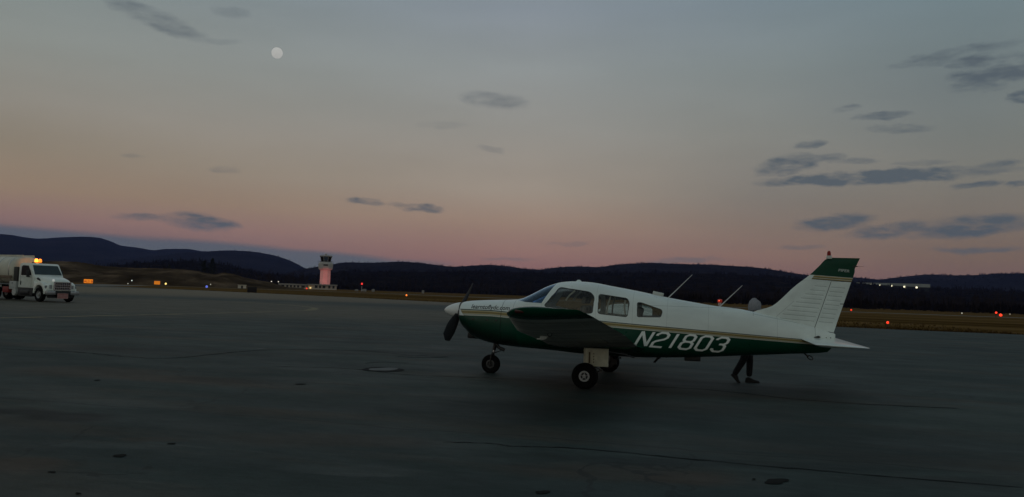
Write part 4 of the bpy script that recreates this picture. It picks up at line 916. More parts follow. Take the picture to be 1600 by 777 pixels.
# walking towards +x, right leg forward planted, other leg trailing with heel up; head height about 1.5 m, leaning forward a little
V = [(0, 0, .80), (.01, 0, .92), (.035, 0, 1.07), (.055, 0, 1.20), (.075, 0, 1.28), (.09, 0, 1.34),      # 0-5 pelvis..neck
     (.0, .085, .76), (.05, .09, .44), (.045, .09, .12),                                           # 6-8 front leg (hip knee ankle)
     (-.01, -.085, .76), (-.055, -.09, .43), (-.235, -.09, .165),                                    # 9-11 rear leg
     (.055, .16, 1.22), (-.02, .20, .98), (.06, .20, .79),                                        # 12-14 arm
     (.055, -.16, 1.22), (.10, -.20, .97), (.24, -.19, .84)]                                        # 15-17
E_ = [(0, 1), (1, 2), (2, 3), (3, 4), (4, 5), (0, 6), (6, 7), (7, 8), (0, 9), (9, 10), (10, 11), (3, 12), (12, 13), (13, 14), (3, 15), (15, 16), (16, 17)]
Rd = [.125, .12, .125, .13, .075, .05, .095, .062, .048, .095, .062, .048, .062, .048, .036, .062, .048, .036]
body = skin_body('body', V, E_, Rd, m_jack, per)
# trousers as clothing over the hips and legs
V = [(0, 0, .82), (.0, .085, .76), (.028, .09, .58), (.052, .09, .44), (.052, .09, .28), (.045, .09, .10), (-.01, -.085, .76), (-.03, -.09, .58), (-.065, -.09, .43), (-.145, -.09, .29), (-.235, -.09, .13)]
skin_body('trousers', V, [(0, 1), (1, 2), (2, 3), (3, 4), (4, 5), (0, 6), (6, 7), (7, 8), (8, 9), (9, 10)], [.128, .102, .088, .070, .064, .058, .102, .088, .070, .064, .056], m_cloth, per)
def shoe(a, pitch, y):
    mb = MB(); secs = []
    for x, hh, ww in [(-.07, .05, .03), (-.055, .085, .040), (-.02, .095, .044), (.04, .080, .044), (.09, .055, .050), (.14, .045, .047), (.175, .035, .034), (.19, .02, .018)]:
        secs.append([(x, ww*yy, hh*zz) for yy, zz in ((-1, 0), (-1, .5), (-.7, .95), (0, 1.05), (.7, .95), (1, .5), (1, 0))])
    mb.loft(secs); o = mb.build('shoe', m_shoe, per, smooth=60); o.location = a; o.rotation_euler = (0, pitch, 0); return o
shoe((.045, .09, .0), 0, 1); shoe((-.245, -.09, .088), R_(48), 1)
hd = MB(); hp = Vector((.125, 0, 1.415))
secs = []
for z, rx, ry, ox in [(-.125, .03, .03, .03), (-.11, .05, .048, .025), (-.07, .072, .060, .012), (-.02, .088, .070, .004), (.03, .094, .075, 0), (.07, .088, .072, -.004), (.10, .066, .055, -.006), (.118, .03, .025, -.006)]:
    secs.append([(hp.x+ox+rx*math.cos(a), hp.y+ry*math.sin(a), hp.z+z) for a in [2*math.pi*k/20 for k in range(20)]])
hd.loft(secs); hd.lathe([(.012, -.02), (.014, 0), (.006, .02)], 'x', (hp.x+.10, 0, hp.z-.05), 8)
for s in (-1, 1): hd.lathe([(.022, -.008), (.024, .006), (.012, .012)], 'y', (hp.x-.005, s*.073, hp.z-.02), 10)
head = hd.build('head', m_skin, per, smooth=70)
m_eye = P('eyes_and_lips', (.08, .03, .025), .4)
for s in (-1, 1): MB().lathe([(.010, -.004), (.010, .003), (.004, .006)], 'x', (hp.x+.083, s*.03, hp.z+.0), 10).build('eye', m_eye, head)
MB().box((hp.x+.076, -.022, hp.z-.075), (hp.x+.088, .022, hp.z-.066)).build('mouth', m_eye, head)
ht = MB(); secs = []
for z, r in [(-.075, .098), (-.04, .112), (.0, .116), (.04, .112), (.08, .098), (.110, .074), (.128, .052), (.145, .042), (.156, .02)]:
    secs.append([(hp.x-.008-(z>.1)*.012+r*1.02*math.cos(a)*(1+.02*math.sin(9*a+z*40)), r*.88*math.sin(a), hp.z+z-.0+.022*(-math.cos(a))*0-.30*(hp.x+r*math.cos(a)-hp.x)*-.35) for a in [2*math.pi*k/28 for k in range(28)]])
ht.loft(secs).build('knit_hat', m_knit, per, smooth=70)
hr = MB(); hr.lathe([(.02, -.11), (.055, -.09), (.07, -.03), (.075, .02)], 'z', (hp.x-.04, 0, hp.z), 14); hr.build('hair', P('hair_brown', (.03, .018, .010), .8), per, smooth=70)
def hand(p, d, y):
    p = Vector(p); d = Vector(d).normalized(); sdir = Vector((0, 1, 0)); n = d.cross(sdir)
    mb = MB(); mb.loft([[p+d*t+sdir*(a*w_)+n*(b*.014) for a, b in ((-1, -.6), (-1, .6), (0, 1), (1, .6), (1, -.6), (0, -1))] for t, w_ in ((0, .026), (.04, .038), (.085, .040))])
    for k in range(4):
        o = -.03+.02*k; L = (.055, .07, .075, .06)[k]; a = p+d*.08+sdir*o; mb.tube([a, a+d*L*.4+n*.006, a+d*L*.75+n*.022, a+d*L*.9+n*.04], [.009, .0088, .008, .006], 6)
    a = p+d*.025+sdir*(.033*y); mb.tube([a, a+d*.03+sdir*.022*y, a+d*.065+sdir*.026*y+n*.012], [.011, .010, .007], 6)
    mb.build('hand', m_skin, per, smooth=60)
hand((.055, .20, .80), (.15, 0, -1), -1); hand((.23, -.19, .85), (.75, 0, -.65), 1)

# ------------------------------------------------------------------ fuel truck
tpos = gnd(61, 472)
H_ = -R_(16); TS = .87
# local: x forward, y left, z up; front right wheel at (2.85,-1.02)
trk = empty('fuel_truck', (0, 0, 0), H_, TS)
off = Matrix.Rotation(H_, 3, 'Z') @ Vector((2.85*TS, -1.08*TS, 0)); trk.location = (tpos.x-off.x, tpos.y-off.y, .012)
tag(trk, 'white fuel tank truck with lit amber beacon at the left edge of the apron', 'truck')
tw = P('truck_white', (.76, .81, .74), .35, var=.06, coat=.3); tk = P('tank_paint', (.58, .56, .46), .4, var=.12, scale=1.5); tchr = P('chrome', (.6, .62, .64), .22, metal=1.0, var=.05); tdk = P('chassis_black', (.015, .015, .016), .6)
tgl = glass('truck_glass', (.16, .22, .21), boost=1.3); tred = P('red_paint', (.22, .02, .018), .5)
cabp = [(0, .95), (0, 2.50), (.10, 2.68), (.35, 2.76), (1.25, 2.74), (1.42, 2.62), (1.92, 1.93), (2.02, 1.80), (2.02, .95)]
cab = MB().prism(rounded(cabp, .06), -1.06, 1.06).build('cab', tw, trk, bevel=.05)
# openings: dark interior + glass
for s in (-1, 1):
    MB().prism(rounded([(.30, 1.85), (.34, 2.48), (.50, 2.58), (1.22, 2.56), (1.62, 1.98), (1.62, 1.85)], .05), s*1.061, s*1.068).build('side_window', P('cab_glass', (.005, .007, .008), .25, spec=.15), cab)
    mb = MB(); mb.box((.30, s*1.063, 1.16), (.36, s*1.085, 1.44)); mb.build('door_handle', tdk, cab)
    mb = MB(); mb.box((.22, s*1.061, .99), (.235, s*1.064, 2.5)); mb.box((1.66, s*1.061, .99), (1.675, s*1.064, 1.9)); mb.box((.22, s*1.061, 1.72), (1.67, s*1.064, 1.735)); mb.build('door_seam', tdk, cab)
    mb = MB(); mb.box((1.42, s*1.22-.09, 1.72), (1.50, s*1.22+.09, 2.25)); mb.tube([(1.5, s*1.05, 2.2), (1.46, s*1.2, 2.25)], .02, 6); mb.tube([(1.5, s*1.05, 1.78), (1.46, s*1.2, 1.76)], .02, 6); mb.build('mirror', tdk, trk, bevel=.02)
ws_ = MB(); a = Vector((1.45, 0, 2.60)); b = Vector((1.93, 0, 1.94)); nn = Vector((b.z-a.z, 0, -(b.x-a.x))).normalized()*-.012
nn = Vector((.81, 0, .59))*.012
ws_.add([a+nn+Vector((0, -.90, 0)), a+nn+Vector((0, .90, 0)), b+nn+Vector((0, .98, 0)), b+nn+Vector((0, -.98, 0)), a-nn*2+Vector((0, -.90, 0)), a-nn*2+Vector((0, .90, 0)), b-nn*2+Vector((0, .98, 0)), b-nn*2+Vector((0, -.98, 0))], [(0, 1, 2, 3), (4, 7, 6, 5), (0, 3, 7, 4), (1, 5, 6, 2), (0, 4, 5, 1), (3, 2, 6, 7)])
ws_.build('windshield', P('windshield_dark', (.02, .035, .035), .10, spec=.6), cab)
# hood: tapered loft with wheel arches left clear by fenders
hs = []
for x, zt, hw, zb in [(2.0, 1.92, .98, 1.15), (2.5, 1.84, .95, 1.15), (3.0, 1.74, .88, 1.15), (3.35, 1.66, .80, 1.0), (3.62, 1.56, .72, .82), (3.72, 1.44, .68, .82)]:
    hs.append([(x, -hw, zb), (x, -hw, zt-.28), (x, -hw+.08, zt-.12), (x, -hw*.62, zt-.02), (x, 0, zt+.02), (x, hw*.62, zt-.02), (x, hw-.08, zt-.12), (x, hw, zt-.28), (x, hw, zb)])
hood = MB().loft(hs).build('hood', tw, trk, bevel=.0, smooth=50)
for s in (-1, 1):
    # fender arch
    mb = MB(); secs = []
    for k in range(13):
        a_ = math.pi*k/12*1.02-.05; r0, r1 = .60, .74+.10*math.sin(a_)
        cx_, cz_ = 2.85, .60
        secs.append([(cx_+r0*math.cos(a_), s*.72, cz_+r0*math.sin(a_)), (cx_+r0*math.cos(a_), s*1.18, cz_+r0*math.sin(a_)), (cx_+r1*math.cos(a_), s*1.16, cz_+r1*math.sin(a_)), (cx_+r1*math.cos(a_), s*.74, cz_+r1*math.sin(a_)+.02)])
    mb.loft(secs); mb.loft([[(2.02, s*.9, .95), (2.02, s*1.12, .95), (2.30, s*1.14, .75), (2.30, s*.9, .75)], [(2.02, s*.9, 1.5), (2.02, s*1.08, 1.45), (2.35, s*1.08, 1.25), (2.35, s*.9, 1.4)]])
    mb.loft([[(3.35, s*.60, .80), (3.35, s*1.16, .80), (3.35, s*1.12, 1.22), (3.35, s*.72, 1.40)], [(3.66, s*.60, .82), (3.66, s*1.02, .82), (3.64, s*.98, 1.16), (3.62, s*.66, 1.34)]])
    mb.build('fender', tw, trk, bevel=.02, smooth=45)
    mb = MB(); mb.loft([[(3.50, s*1.12, .98), (3.50, s*1.13, 1.16), (3.67, s*.72, 1.22), (3.70, s*.72, .96)], [(3.53, s*1.14, .98), (3.53, s*1.15, 1.15), (3.70, s*.74, 1.21), (3.72, s*.74, .97)]]); mb.build('headlight', P('headlight_glass', (.25, .27, .28), .15), trk)
    mb = MB(); mb.prism(rounded([(2.15, 1.66), (2.25, 1.58), (2.62, 1.48), (2.55, 1.62), (2.3, 1.72)], .03), s*.93, s*.985); mb.build('hood_vent', tdk, trk)
mb = MB(); mb.lathe([(.02, -.05), (.07, -.02), (.085, .04), (.04, .10)], 'x', (3.62, -.62, 1.56), 14); mb.build('fender_lamp', P('clear_lamp', (.6, .62, .6), .2, emit=(1, 1, .95), es=.25), trk)
# grille
mb = MB(); mb.box((3.70, -.60, .86), (3.74, .60, 1.44)); gr_ = mb.build('grille', tdk, trk, bevel=.03)
mb = MB()
for k in range(9): mb.box((3.745, -.56+.135*k, .90), (3.765, -.53+.135*k, 1.40))
for z in (.89, 1.06, 1.23, 1.41): mb.box((3.742, -.60, z-.015), (3.768, .60, z+.015))
for y in (-.60, .60): mb.box((3.74, y-.03, .86), (3.772, y+.03, 1.44))
mb.build('grille_bars', tchr, gr_)
mb = MB(); mb.box((3.66, -1.18, .52), (3.90, -.55, .80)); mb.box((3.66, .55, .52), (3.90, 1.18, .80)); mb.box((3.70, -.6, .60), (3.76, .6, .70)); mb.build('bumper', P('bumper_chrome', (.35, .37, .38), .35, metal=.8), trk, bevel=.04)
mb = MB(); mb.box((3.60, -.56, .50), (3.86, .56, .78)); mb.box((3.45, -.9, .30), (3.62, .9, .50)); mb.build('tow_frame', tdk, trk, bevel=.02)
mb = MB(); mb.box((3.905, -.42, .26), (3.92, .36, .64)); pl_ = mb.build('hazard_placard', P('placard_pale', (.42, .24, .22), .6, var=.15), trk)
mb = MB()
for z in (.32, .44, .56): mb.box((3.921, -.36, z), (3.925, .30, z+.03))
mb.build('placard_bars', P('placard_red', (.30, .05, .05), .6), pl_)
# chassis
mb = MB(); mb.box((-6.6, -.45, .62), (3.5, -.32, .88)); mb.box((-6.6, .32, .62), (3.5, .45, .88)); mb.box((-3, -.3, .5), (2.8, .3, .75)); mb.build('chassis', tdk, trk)
for s in (-1, 1):
    mb = MB(); mb.lathe([(.05, -.55), (.28, -.54), (.30, -.48), (.30, .48), (.28, .54), (.05, .55)], 'x', (.95, s*.85, .62), 20); mb.build('fuel_cylinder', tchr if s > 0 else tdk, trk)
    mb = MB(); mb.box((.05, s*.80, .35), (1.9, s*1.08, .94)); mb.build('step_box', tdk, trk, bevel=.03)
mb = MB(); mb.lathe([(.04, -.16), (.26, -.15), (.27, 0), (.26, .15), (.04, .16)], 'y', (-.35, -1.0, .62), 18); mb.build('hose_reel', P('reel_metal', (.42, .44, .42), .5), trk)
mb = MB(); mb.box((-1.05, -1.14, .80), (-.18, -.60, 1.40)); tb_ = mb.build('tool_box', P('box_paint', (.42, .45, .43), .5), trk, bevel=.03)
mb = MB(); mb.box((-.68, -1.155, 1.22), (-.58, -1.14, 1.30)); mb.build('latch', tdk, tb_)
mb = MB(); mb.box((-1.9, -1.14, .55), (-1.12, -.7, .98)); mb.build('red_cabinet', tred, trk, bevel=.02)
mb = MB(); mb.tube([(-.25, .75, .9), (-.25, .75, 2.9)], .07, 12); mb.build('exhaust_stack', tdk, trk)
def twheel(x, y, dual=False):
    g = MB(); c = (x, y, .52); r = .52; wd = .30 if not dual else .58
    ty = g.lathe([(.27, -wd/2*.9), (.40, -wd/2), (.49, -wd/2*.9), (r, -wd/2*.6), (r, wd/2*.6), (.49, wd/2*.9), (.40, wd/2), (.27, wd/2*.9)], 'y', c, 28, caps=False).build('tyre', m_rub, trk)
    sgn = -1 if y < 0 else 1
    rm = MB(); rm.lathe([(.28, sgn*wd/2*.9), (.25, sgn*wd/2*.7), (.22, sgn*wd/2*.3), (.11, sgn*wd/2*.45), (.10, sgn*wd/2*1.0), (.02, sgn*wd/2*1.05)], 'y', c, 24, caps=False); rm.lathe([(.28, -sgn*wd/2*.85), (.01, -sgn*wd/2*.8)], 'y', c, 24, caps=False)
    for k in range(8): a_ = k*math.pi/4; rm.lathe([(.016, -.02), (.016, .02)], 'y', (x+.17*math.cos(a_), y+sgn*wd/2*.45, .52+.17*math.sin(a_)), 6)
    rm.build('rim', P('truck_rim', (.32, .33, .33), .5, metal=.3), ty)
for y in (-1.03, 1.03): twheel(2.85, y)
for x in (-3.4, -4.75):
    for y in (-.90, .90): twheel(x, y, True)
mb = MB()
for s in (-1, 1): mb.box((-5.45, s*.65, 1.08), (-2.7, s*1.16, 1.12)); mb.box((-5.5, s*.65, .6), (-5.46, s*1.16, 1.1))
mb.build('mudguard', tdk, trk)
# tank: elliptical shell
prof_t = []
tnk = MB(); secs = []
for x, f in [(-.62, .80), (-.68, .94), (-.80, 1.0), (-3, 1.0), (-6.3, 1.0), (-6.45, .94), (-6.5, .8)]:
    secs.append([(x, 1.16*f*math.copysign(abs(math.cos(a_))**.8, math.cos(a_)), 2.22+1.02*f*math.copysign(abs(math.sin(a_))**.8, math.sin(a_))) for a_ in [2*math.pi*k/40 for k in range(40)]])
tnk.loft(secs); tank = tnk.build('tank', tk, trk, smooth=40)
mb = MB()
for x in (-1.2, -2.6, -4.0, -5.4): mb.loft([[(xx, 1.185*math.cos(a_)*abs(math.cos(a_))**-.2 if abs(math.cos(a_)) > 1e-3 else 0, 2.22+1.04*math.copysign(abs(math.sin(a_))**.8, math.sin(a_))) for a_ in [2*math.pi*k/40+.001 for k in range(40)]] for xx in (x-.03, x+.03)], caps=False)
mb.build('tank_bands', tchr, tank)
mb = MB(); mb.box((-6.2, -.42, 3.24), (-.8, -.38, 3.36)); mb.box((-6.2, .38, 3.24), (-.8, .42, 3.36)); mb.lathe([(.25, 3.2), (.25, 3.34), (.05, 3.38)], 'z', (-2.6, 0, 0), 16); mb.build('roof_rail', tk, tank)
mb = MB(); mb.box((-.62, -1.10, 1.42), (-.12, 1.10, 2.45)); mb.build('pump_housing', P('pump_dark', (.03, .03, .026), .7), trk, bevel=.03)
mb = MB(); mb.box((-6.3, -1.18, 1.62), (-.75, -1.15, 1.80)); mb.build('tank_stripe', P('stripe_brown', (.14, .10, .06), .5), tank)
# amber beacon, lit
mb = MB(); mb.box((.42, -.42, 2.78), (.62, .42, 2.84)); bb = mb.build('beacon_bar', tdk, trk)
for y, s_ in ((-.16, 5), (.12, 1.5)):
    mb = MB(); mb.lathe([(.11, 2.84), (.115, 2.94), (.10, 3.04), (.05, 3.09), (.01, 3.10)], 'z', (.52, y, 0), 16); mb.build('beacon_lamp', lamp('amber_lamp', (1.0, .25, .02), s_), bb)
bl = bpy.data.lights.new('beacon_glow', 'POINT'); bl.energy = 5; bl.color = (1, .45, .1); bl.shadow_soft_size = .12
blo = bpy.data.objects.new('beacon_glow', bl); COL.objects.link(blo); blo.parent = trk; blo.location = (.52, -.05, 3.22)

# ------------------------------------------------------------------ control tower and terminal
TD = 560; base = at(507, 455, TD); base.z = 0; tdir = math.atan2(base.y-CAM.y, base.x-CAM.x)-math.pi/2
zat = lambda y, x=507, D=TD: at(x, y, D).z
k = TD/FPX*1.03
tower = empty('control_tower', base, tdir); tag(tower, 'airport control tower with pink floodlit shaft beside the low terminal', 'tower')
def ngon(r, z, n=8, ph=math.pi/8): return [(r*math.cos(2*math.pi*i/n+ph), r*math.sin(2*math.pi*i/n+ph), z) for i in range(n)]
z0, z1, z2, z3, z4, z5 = zat(450), zat(422), zat(419), zat(409.5), zat(406.5), zat(400.5)
m_conc = P('pale_concrete', (.55, .47, .42), .8, var=.08, scale=.3); m_tp = P('tower_pale', (.48, .45, .42), .7, var=.08, scale=.3)
MB().loft([ngon(8.0*k, 0), ngon(8.0*k, z1)]).build('shaft', m_conc, tower, smooth=0)
MB().loft([ngon(9.0*k, z1), ngon(10.6*k, z1+.8*k), ngon(11.2*k, z2), ngon(11.4*k, z3-3*k), ngon(9.2*k, z3)]).build('lower_deck', m_tp, tower, smooth=0)
m_dw = P('dark_window', (.02, .022, .025), .3); rr = 11.35*k*math.cos(math.pi/8)+.05
for i in range(8):
    if i % 2 == 0: 
        M_ = Matrix.Rotation(i*math.pi/4, 4, 'Z'); 
        vs = [M_ @ Vector(v) for v in [(rr-.02, -3.2*k, z2+3.2*k), (rr+.06, -3.2*k, z2+3.2*k), (rr+.06, 3.2*k, z2+3.2*k), (rr-.02, 3.2*k, z2+3.2*k), (rr-.02, -3.2*k, z2+5.2*k), (rr+.06, -3.2*k, z2+5.2*k), (rr+.06, 3.2*k, z2+5.2*k), (rr-.02, 3.2*k, z2+5.2*k)]]
        mb = MB(); mb.add(vs, [(0, 3, 2, 1), (4, 5, 6, 7), (0, 1, 5, 4), (1, 2, 6, 5), (2, 3, 7, 6), (3, 0, 4, 7)]); mb.build('deck_window', m_dw, tower, smooth=0)
mb = MB(); mb.tube([Vector(p) for p in ngon(11.3*k, z3+.8*k)+ngon(11.3*k, z3+.8*k)[:1]], .12*k, 6); 
for p in ngon(11.2*k, z3-2.5*k, 16, 0): mb.tube([p, (p[0], p[1], z3+.8*k)], .08*k, 5)
mb.build('railing', m_dmetal, tower)
MB().loft([ngon(7.2*k, z3), ngon(9.0*k, z4+5.0*k)]).build('control_cab', glass('cab_glass', (.25, .30, .30), boost=1.5), tower, smooth=0)
mb = MB()
for a_, b_ in zip(ngon(7.22*k, z3), ngon(9.02*k, z4+5.0*k)): mb.tube([a_, b_], .25*k, 6)
mb.loft([ngon(4*k, z3), ngon(4*k, z3+2*k)]); mb.build('mullion', m_tp, tower)
MB().loft([ngon(9.6*k, z5-.9*k), ngon(10*k, z5+.2*k), ngon(8.6*k, z5+1.3*k)]).build('cab_roof', P('roof_pale', (.36, .34, .32), .7), tower, smooth=0)
m_ra = P('antenna_pale', (.45, .4, .38), .6)
for x, y, h in ((-5, 0, 3), (-2, 3, 4), (1, -2, 5.2), (3, 2, 3.4), (5.5, 0, 4.2)): MB().tube([(x*k, y*k, z5+k), (x*k, y*k, z5+k+h*k*.75)], .16*k, 6).build('rooftop_antenna', m_ra, tower)
mb = MB(); mb.lathe([(.1*k, z5+k), (1.6*k, z5+1.5*k), (1.9*k, z5+2.6*k), (1.2*k, z5+3.6*k), (.1*k, z5+4*k)], 'z', (-.5*k, 0, 0), 14); mb.build('radome', m_ra, tower)
# floodlights on the shaft (it is visibly floodlit pink)
sp_ = bpy.data.lights.new('tower_floodlight', 'SPOT'); sp_.spot_size = R_(52); sp_.spot_blend = .6; sp_.shadow_soft_size = .5; sp_.energy = 2500; sp_.color = (1, .20, .22)
for dx in (-9, 11):
    spo = bpy.data.objects.new('tower_floodlight', sp_); COL.objects.link(spo); spo.parent = tower; spo.location = (dx, -15, 6.0)
    spo.rotation_euler = (Vector((0, -2.5, 9.0))-Vector((dx, -15, 6))).to_track_quat('-Z', 'Y').to_euler()

term = empty('terminal_building', base, tdir); tag(term, 'long low pale terminal building at the foot of the control tower', 'building')
def box_b(par, nm, x0, x1, y0, y1, z0_, z1_, mat, bev=0): return MB().box((x0, y0, z0_), (x1, y1, z1_)).build(nm, mat, par, bevel=bev, smooth=0)
X = lambda px: (px-507)*k
m_wall = P('cream_wall', (.58, .52, .43), .8, var=.1, scale=.2); m_roof = P('flat_roof', (.30, .27, .24), .8, var=.1, scale=.2); m_win = P('dark_pane', (.012, .012, .013), .3)
zt_, zb_ = zat(443.5), 0
box_b(term, 'wall', X(443), X(482), -6, 9, 0, zat(445, 460)-.4, m_wall); box_b(term, 'roof', X(442), X(483), -7, 10, zat(445, 460)-.4, zat(443.6, 460), m_roof)
box_b(term, 'wall', X(483), X(524), -9, 9, 0, zat(446.5), P('tan_wall', (.52, .43, .35), .8, var=.1, scale=.2)); box_b(term, 'roof', X(482.5), X(525), -10, 10, zat(446.5), zat(444.6), m_roof)
for x0, x1, y_, wz in [(446, 450, -6.05, .45), (453, 456, -6.05, .45), (458, 461, -6.05, .45), (463, 466, -6.05, .45), (468, 471, -6.05, .45), (474, 479, -6.05, .45), (493, 497, -9.05, .45), (499, 502, -9.05, .45), (504, 508, -9.05, .45), (512, 515, -9.05, .45), (518, 521, -9.05, .45)]:
    f_ = box_b(term, 'window', X(x0), X(x1), y_, y_+.1, 1.0, 3.0, m_win)
box_b(term, 'lit_doorway', X(484.5), X(486), -9.1, -9.0, 0, 2.6, P('warm_window', (.3, .22, .08), .5, emit=(1, .6, .2), es=.12))
lo_ = MB().lathe([(.1, -.5), (.45, -.3), (.55, 0), (.45, .3), (.1, .5)], 'z', (X(487), -9.6, zat(450.7)), 12).build('wall_lamp', lamp('warm_lamp', (1, .72, .30), .9), term)

# ------------------------------------------------------------------ small airfield things
RED = (1, .045, .015); ORG = (1, .22, .03); WH = (1, .93, .75)
def light_post(px, py, D, r, col, s, label, h=None, group=None, cat='light', name='airfield_light'):
    p = at(px, py, D); h = p.z if h is None else h; r = r*.72
    e = empty(name, (p.x, p.y, 0)); tag(e, label, cat, group)
    z = max(h, r*1.2)
    MB().lathe([(r*.9, 0), (r*.7, .05), (r*.25, .07), (r*.25, max(.08, z-r*.9))], 'z', n=10).build('stem', m_dmetal, e)
    MB().lathe([(r*.35, z-r), (r*.85, z-r*.7), (r, z), (r*.8, z+r*.6), (r*.2, z+r)], 'z', n=14).build('lamp_globe', lamp('lamp_'+name, col, (.7+s*.1) if col in (RED, ORG) else s*.26), e)
    return e
light_post(1387, 506.5, 66, .13, RED, 7, 'red edge light in the brown grass nearest to the tail, right of the rudder', .35)
light_post(635, 464, 150, .22, ORG, 7, 'orange edge light in the grass left of the aircraft nose', .6)
light_post(479, 455, 330, .42, RED, 3, 'faint red light in front of the terminal', .9)
light_post(1330, 484.5, 235, .30, RED, 4.5, 'small red light at the foot of the woods just right of the rudder')
light_post(1503, 489.5, 240, .24, WH, 1.2, 'small white light at the edge of the woods left of the paired red lights')
light_post(1578, 491, 240, .2, (1, .8, .6), .8, 'dim white light farthest right at the edge of the woods')
light_post(323, 448, 270, .5, (.18, .25, 1), 2.2, 'blue taxiway light left of the dark box in the grass')
light_post(329, 444.5, 300, .22, WH, 2, 'small white light just above the blue taxiway light')
light_post(259, 443.5, 300, .45, (1, .72, .2), 5, 'yellow lamp beside the small blank orange sign')
light_post(206, 438.5, 310, .26, (.9, 1, .9), 3, 'white lamp on a thin post between the two orange signs')
light_post(200, 441.5, 300, .2, (1, .95, .8), 1.6, 'low white lamp left of the thin lamp post between the orange signs', .5)
light_post(424, 440, 470, .34, (1, .9, .75), 4, 'left one of two white yard lamps beside the terminal')
light_post(435, 440.3, 480, .34, (1, .9, .75), 4, 'right one of two white yard lamps beside the terminal')
# paired red lights
pr = at(1560, 493, 220); e = empty('obstruction_light', (pr.x, pr.y, 0)); tag(e, 'pair of bright red lights on a short frame in the grass at right', 'light')
MB().box((-.6, -.05, 0), (-.5, .05, .9)).box((.5, -.05, 0), (.6, .05, .9)).box((-.7, -.05, .5), (.7, .05, .6)).build('frame', m_dmetal, e)
for x, z, r in ((-.5, 1.15, .24), (.45, .62, .34)): MB().lathe([(r*.3, -r*.9), (r*.9, -r*.5), (r, 0), (r*.8, r*.6), (r*.1, r)], 'z', (x, -.1, z-.1), 12).build('lamp_globe', lamp('red_pair', RED, 1.6), e)
# red-topped marker behind the aircraft
mk = at(1124.5, 480, 60); e = empty('obstruction_light', (mk.x, mk.y, .0)); tag(e, 'red lantern on a white post seen just over the rear fuselage', 'light')
MB().lathe([(.16, 0), (.16, .05), (.07, .08), (.07, 1.10), (.10, 1.16), (.12, 1.30), (.10, 1.40)], 'z', n=14).build('post', P('post_white', (.60, .48, .46), .6), e)
MB().lathe([(.14, 1.40), (.17, 1.44), (.17, 1.58), (.13, 1.63), (.03, 1.65)], 'z', n=16).build('lantern', P('lantern_red', (.30, .015, .008), .3, emit=(1, .06, .02), es=.10), e)
MB().lathe([(.01, 1.50), (.05, 1.51), (.05, 1.56), (.01, 1.57)], 'z', (-.05, -.17, 0), n=10).build('lamp_globe', lamp('lantern_hot', (1, .12, .05), 1.2), e)

# mast with red light
mp_ = at(565, 455, 500); e = empty('beacon_mast', (mp_.x, mp_.y, 0)); tag(e, 'slim pale mast with red light right of the control tower', 'mast')
zt2 = at(565, 443.5, 500).z; MB().lathe([(.5, 0), (.35, .4), (.22, .5), (.15, zt2-1.5)], 'z', n=8).build('pole', P('mast_pale', (.4, .38, .4), .6), e)
MB().lathe([(.2, zt2-.7), (.5, zt2-.4), (.55, zt2), (.4, zt2+.4), (.1, zt2+.6)], 'z', n=12).build('lamp_globe', lamp('mast_red', (1, .04, .03), 1.0), e)
for (px, ww, hh, lb) in ((569, 2.4, 1.2, 'low pale equipment box just right of the beacon mast'), (557, 1.8, .9, 'low pale equipment box just left of the beacon mast'), (583, 1.6, 1.3, 'small grey cabinet farther right of the beacon mast'), (661, 1.2, 1.6, 'lone grey cabinet at the woods edge left of the aircraft nose')):
    q = at(px, 455, 480); mb = MB(); mb.box((-ww/2, -.5, 0), (ww/2, .5, hh)); mb.prism([(-ww/2-.1, hh), (ww/2+.1, hh), (0, hh+.3)], -.6, .6)
    o = mb.build('equipment_cabinet', P('cabinet_grey', (.28, .26, .24), .7), bevel=.03); o.location = (q.x, q.y, 0); tag(o, lb, 'cabinet')
# orange signs
def sign(px, py0, py1, x0, x1, D, text, label, es):
    a = at(x0, (py0+py1)/2, D); b = at(x1, (py0+py1)/2, D); t = at(px, py0, D).z; l = at(px, py1, D).z; c = (a+b)/2; wd = (b-a).length
    l = max(.12, l); e = empty('airfield_sign', (c.x, c.y, 0), math.atan2((b-a).y, (b-a).x)); tag(e, label, 'sign')
    MB().box((-wd/2, -.12, l), (wd/2, .12, t)).build('housing', m_dmetal, e, bevel=.04)
    MB().box((-wd/2+.08, -.14, l+.08), (wd/2-.08, -.122, t-.08)).build('lit_face', lamp('sign_orange', (1.0, .27, .015), es), e)
    for xx in (-wd*.3, wd*.3): MB().tube([(xx, 0, 0), (xx, 0, l)], .06, 6).build('leg', m_dmetal, e)
    if text:
        cu = bpy.data.curves.new('t', 'FONT'); cu.body = text; cu.size = (t-l)*.72; cu.align_x = 'CENTER'; cu.offset = .02; cu.extrude = .005
        o = bpy.data.objects.new('t', cu); COL.objects.link(o); bpy.context.view_layer.update()
        me = bpy.data.meshes.new_from_object(o.evaluated_get(bpy.context.evaluated_depsgraph_get())); bpy.data.objects.remove(o)
        me.transform(Matrix.Translation((0, -.15, l+(t-l)*.22)) @ Matrix.Rotation(math.pi/2, 4, 'X')); me.materials.clear(); me.materials.append(P('sign_text', (.35, .02, .01), .6, emit=(.35, .02, .005), es=.4))
        ob = bpy.data.objects.new('sign_text', me); COL.objects.link(ob); ob.parent = e
    return e
sign(138, 436.2, 443, 130.5, 145.5, 285, 'ALS B', 'lit orange taxiway sign with red letters just right of the truck', .62)
sign(245.5, 439, 445, 240.5, 250.5, 330, '', 'small blank lit orange sign right of the lettered one', .42)
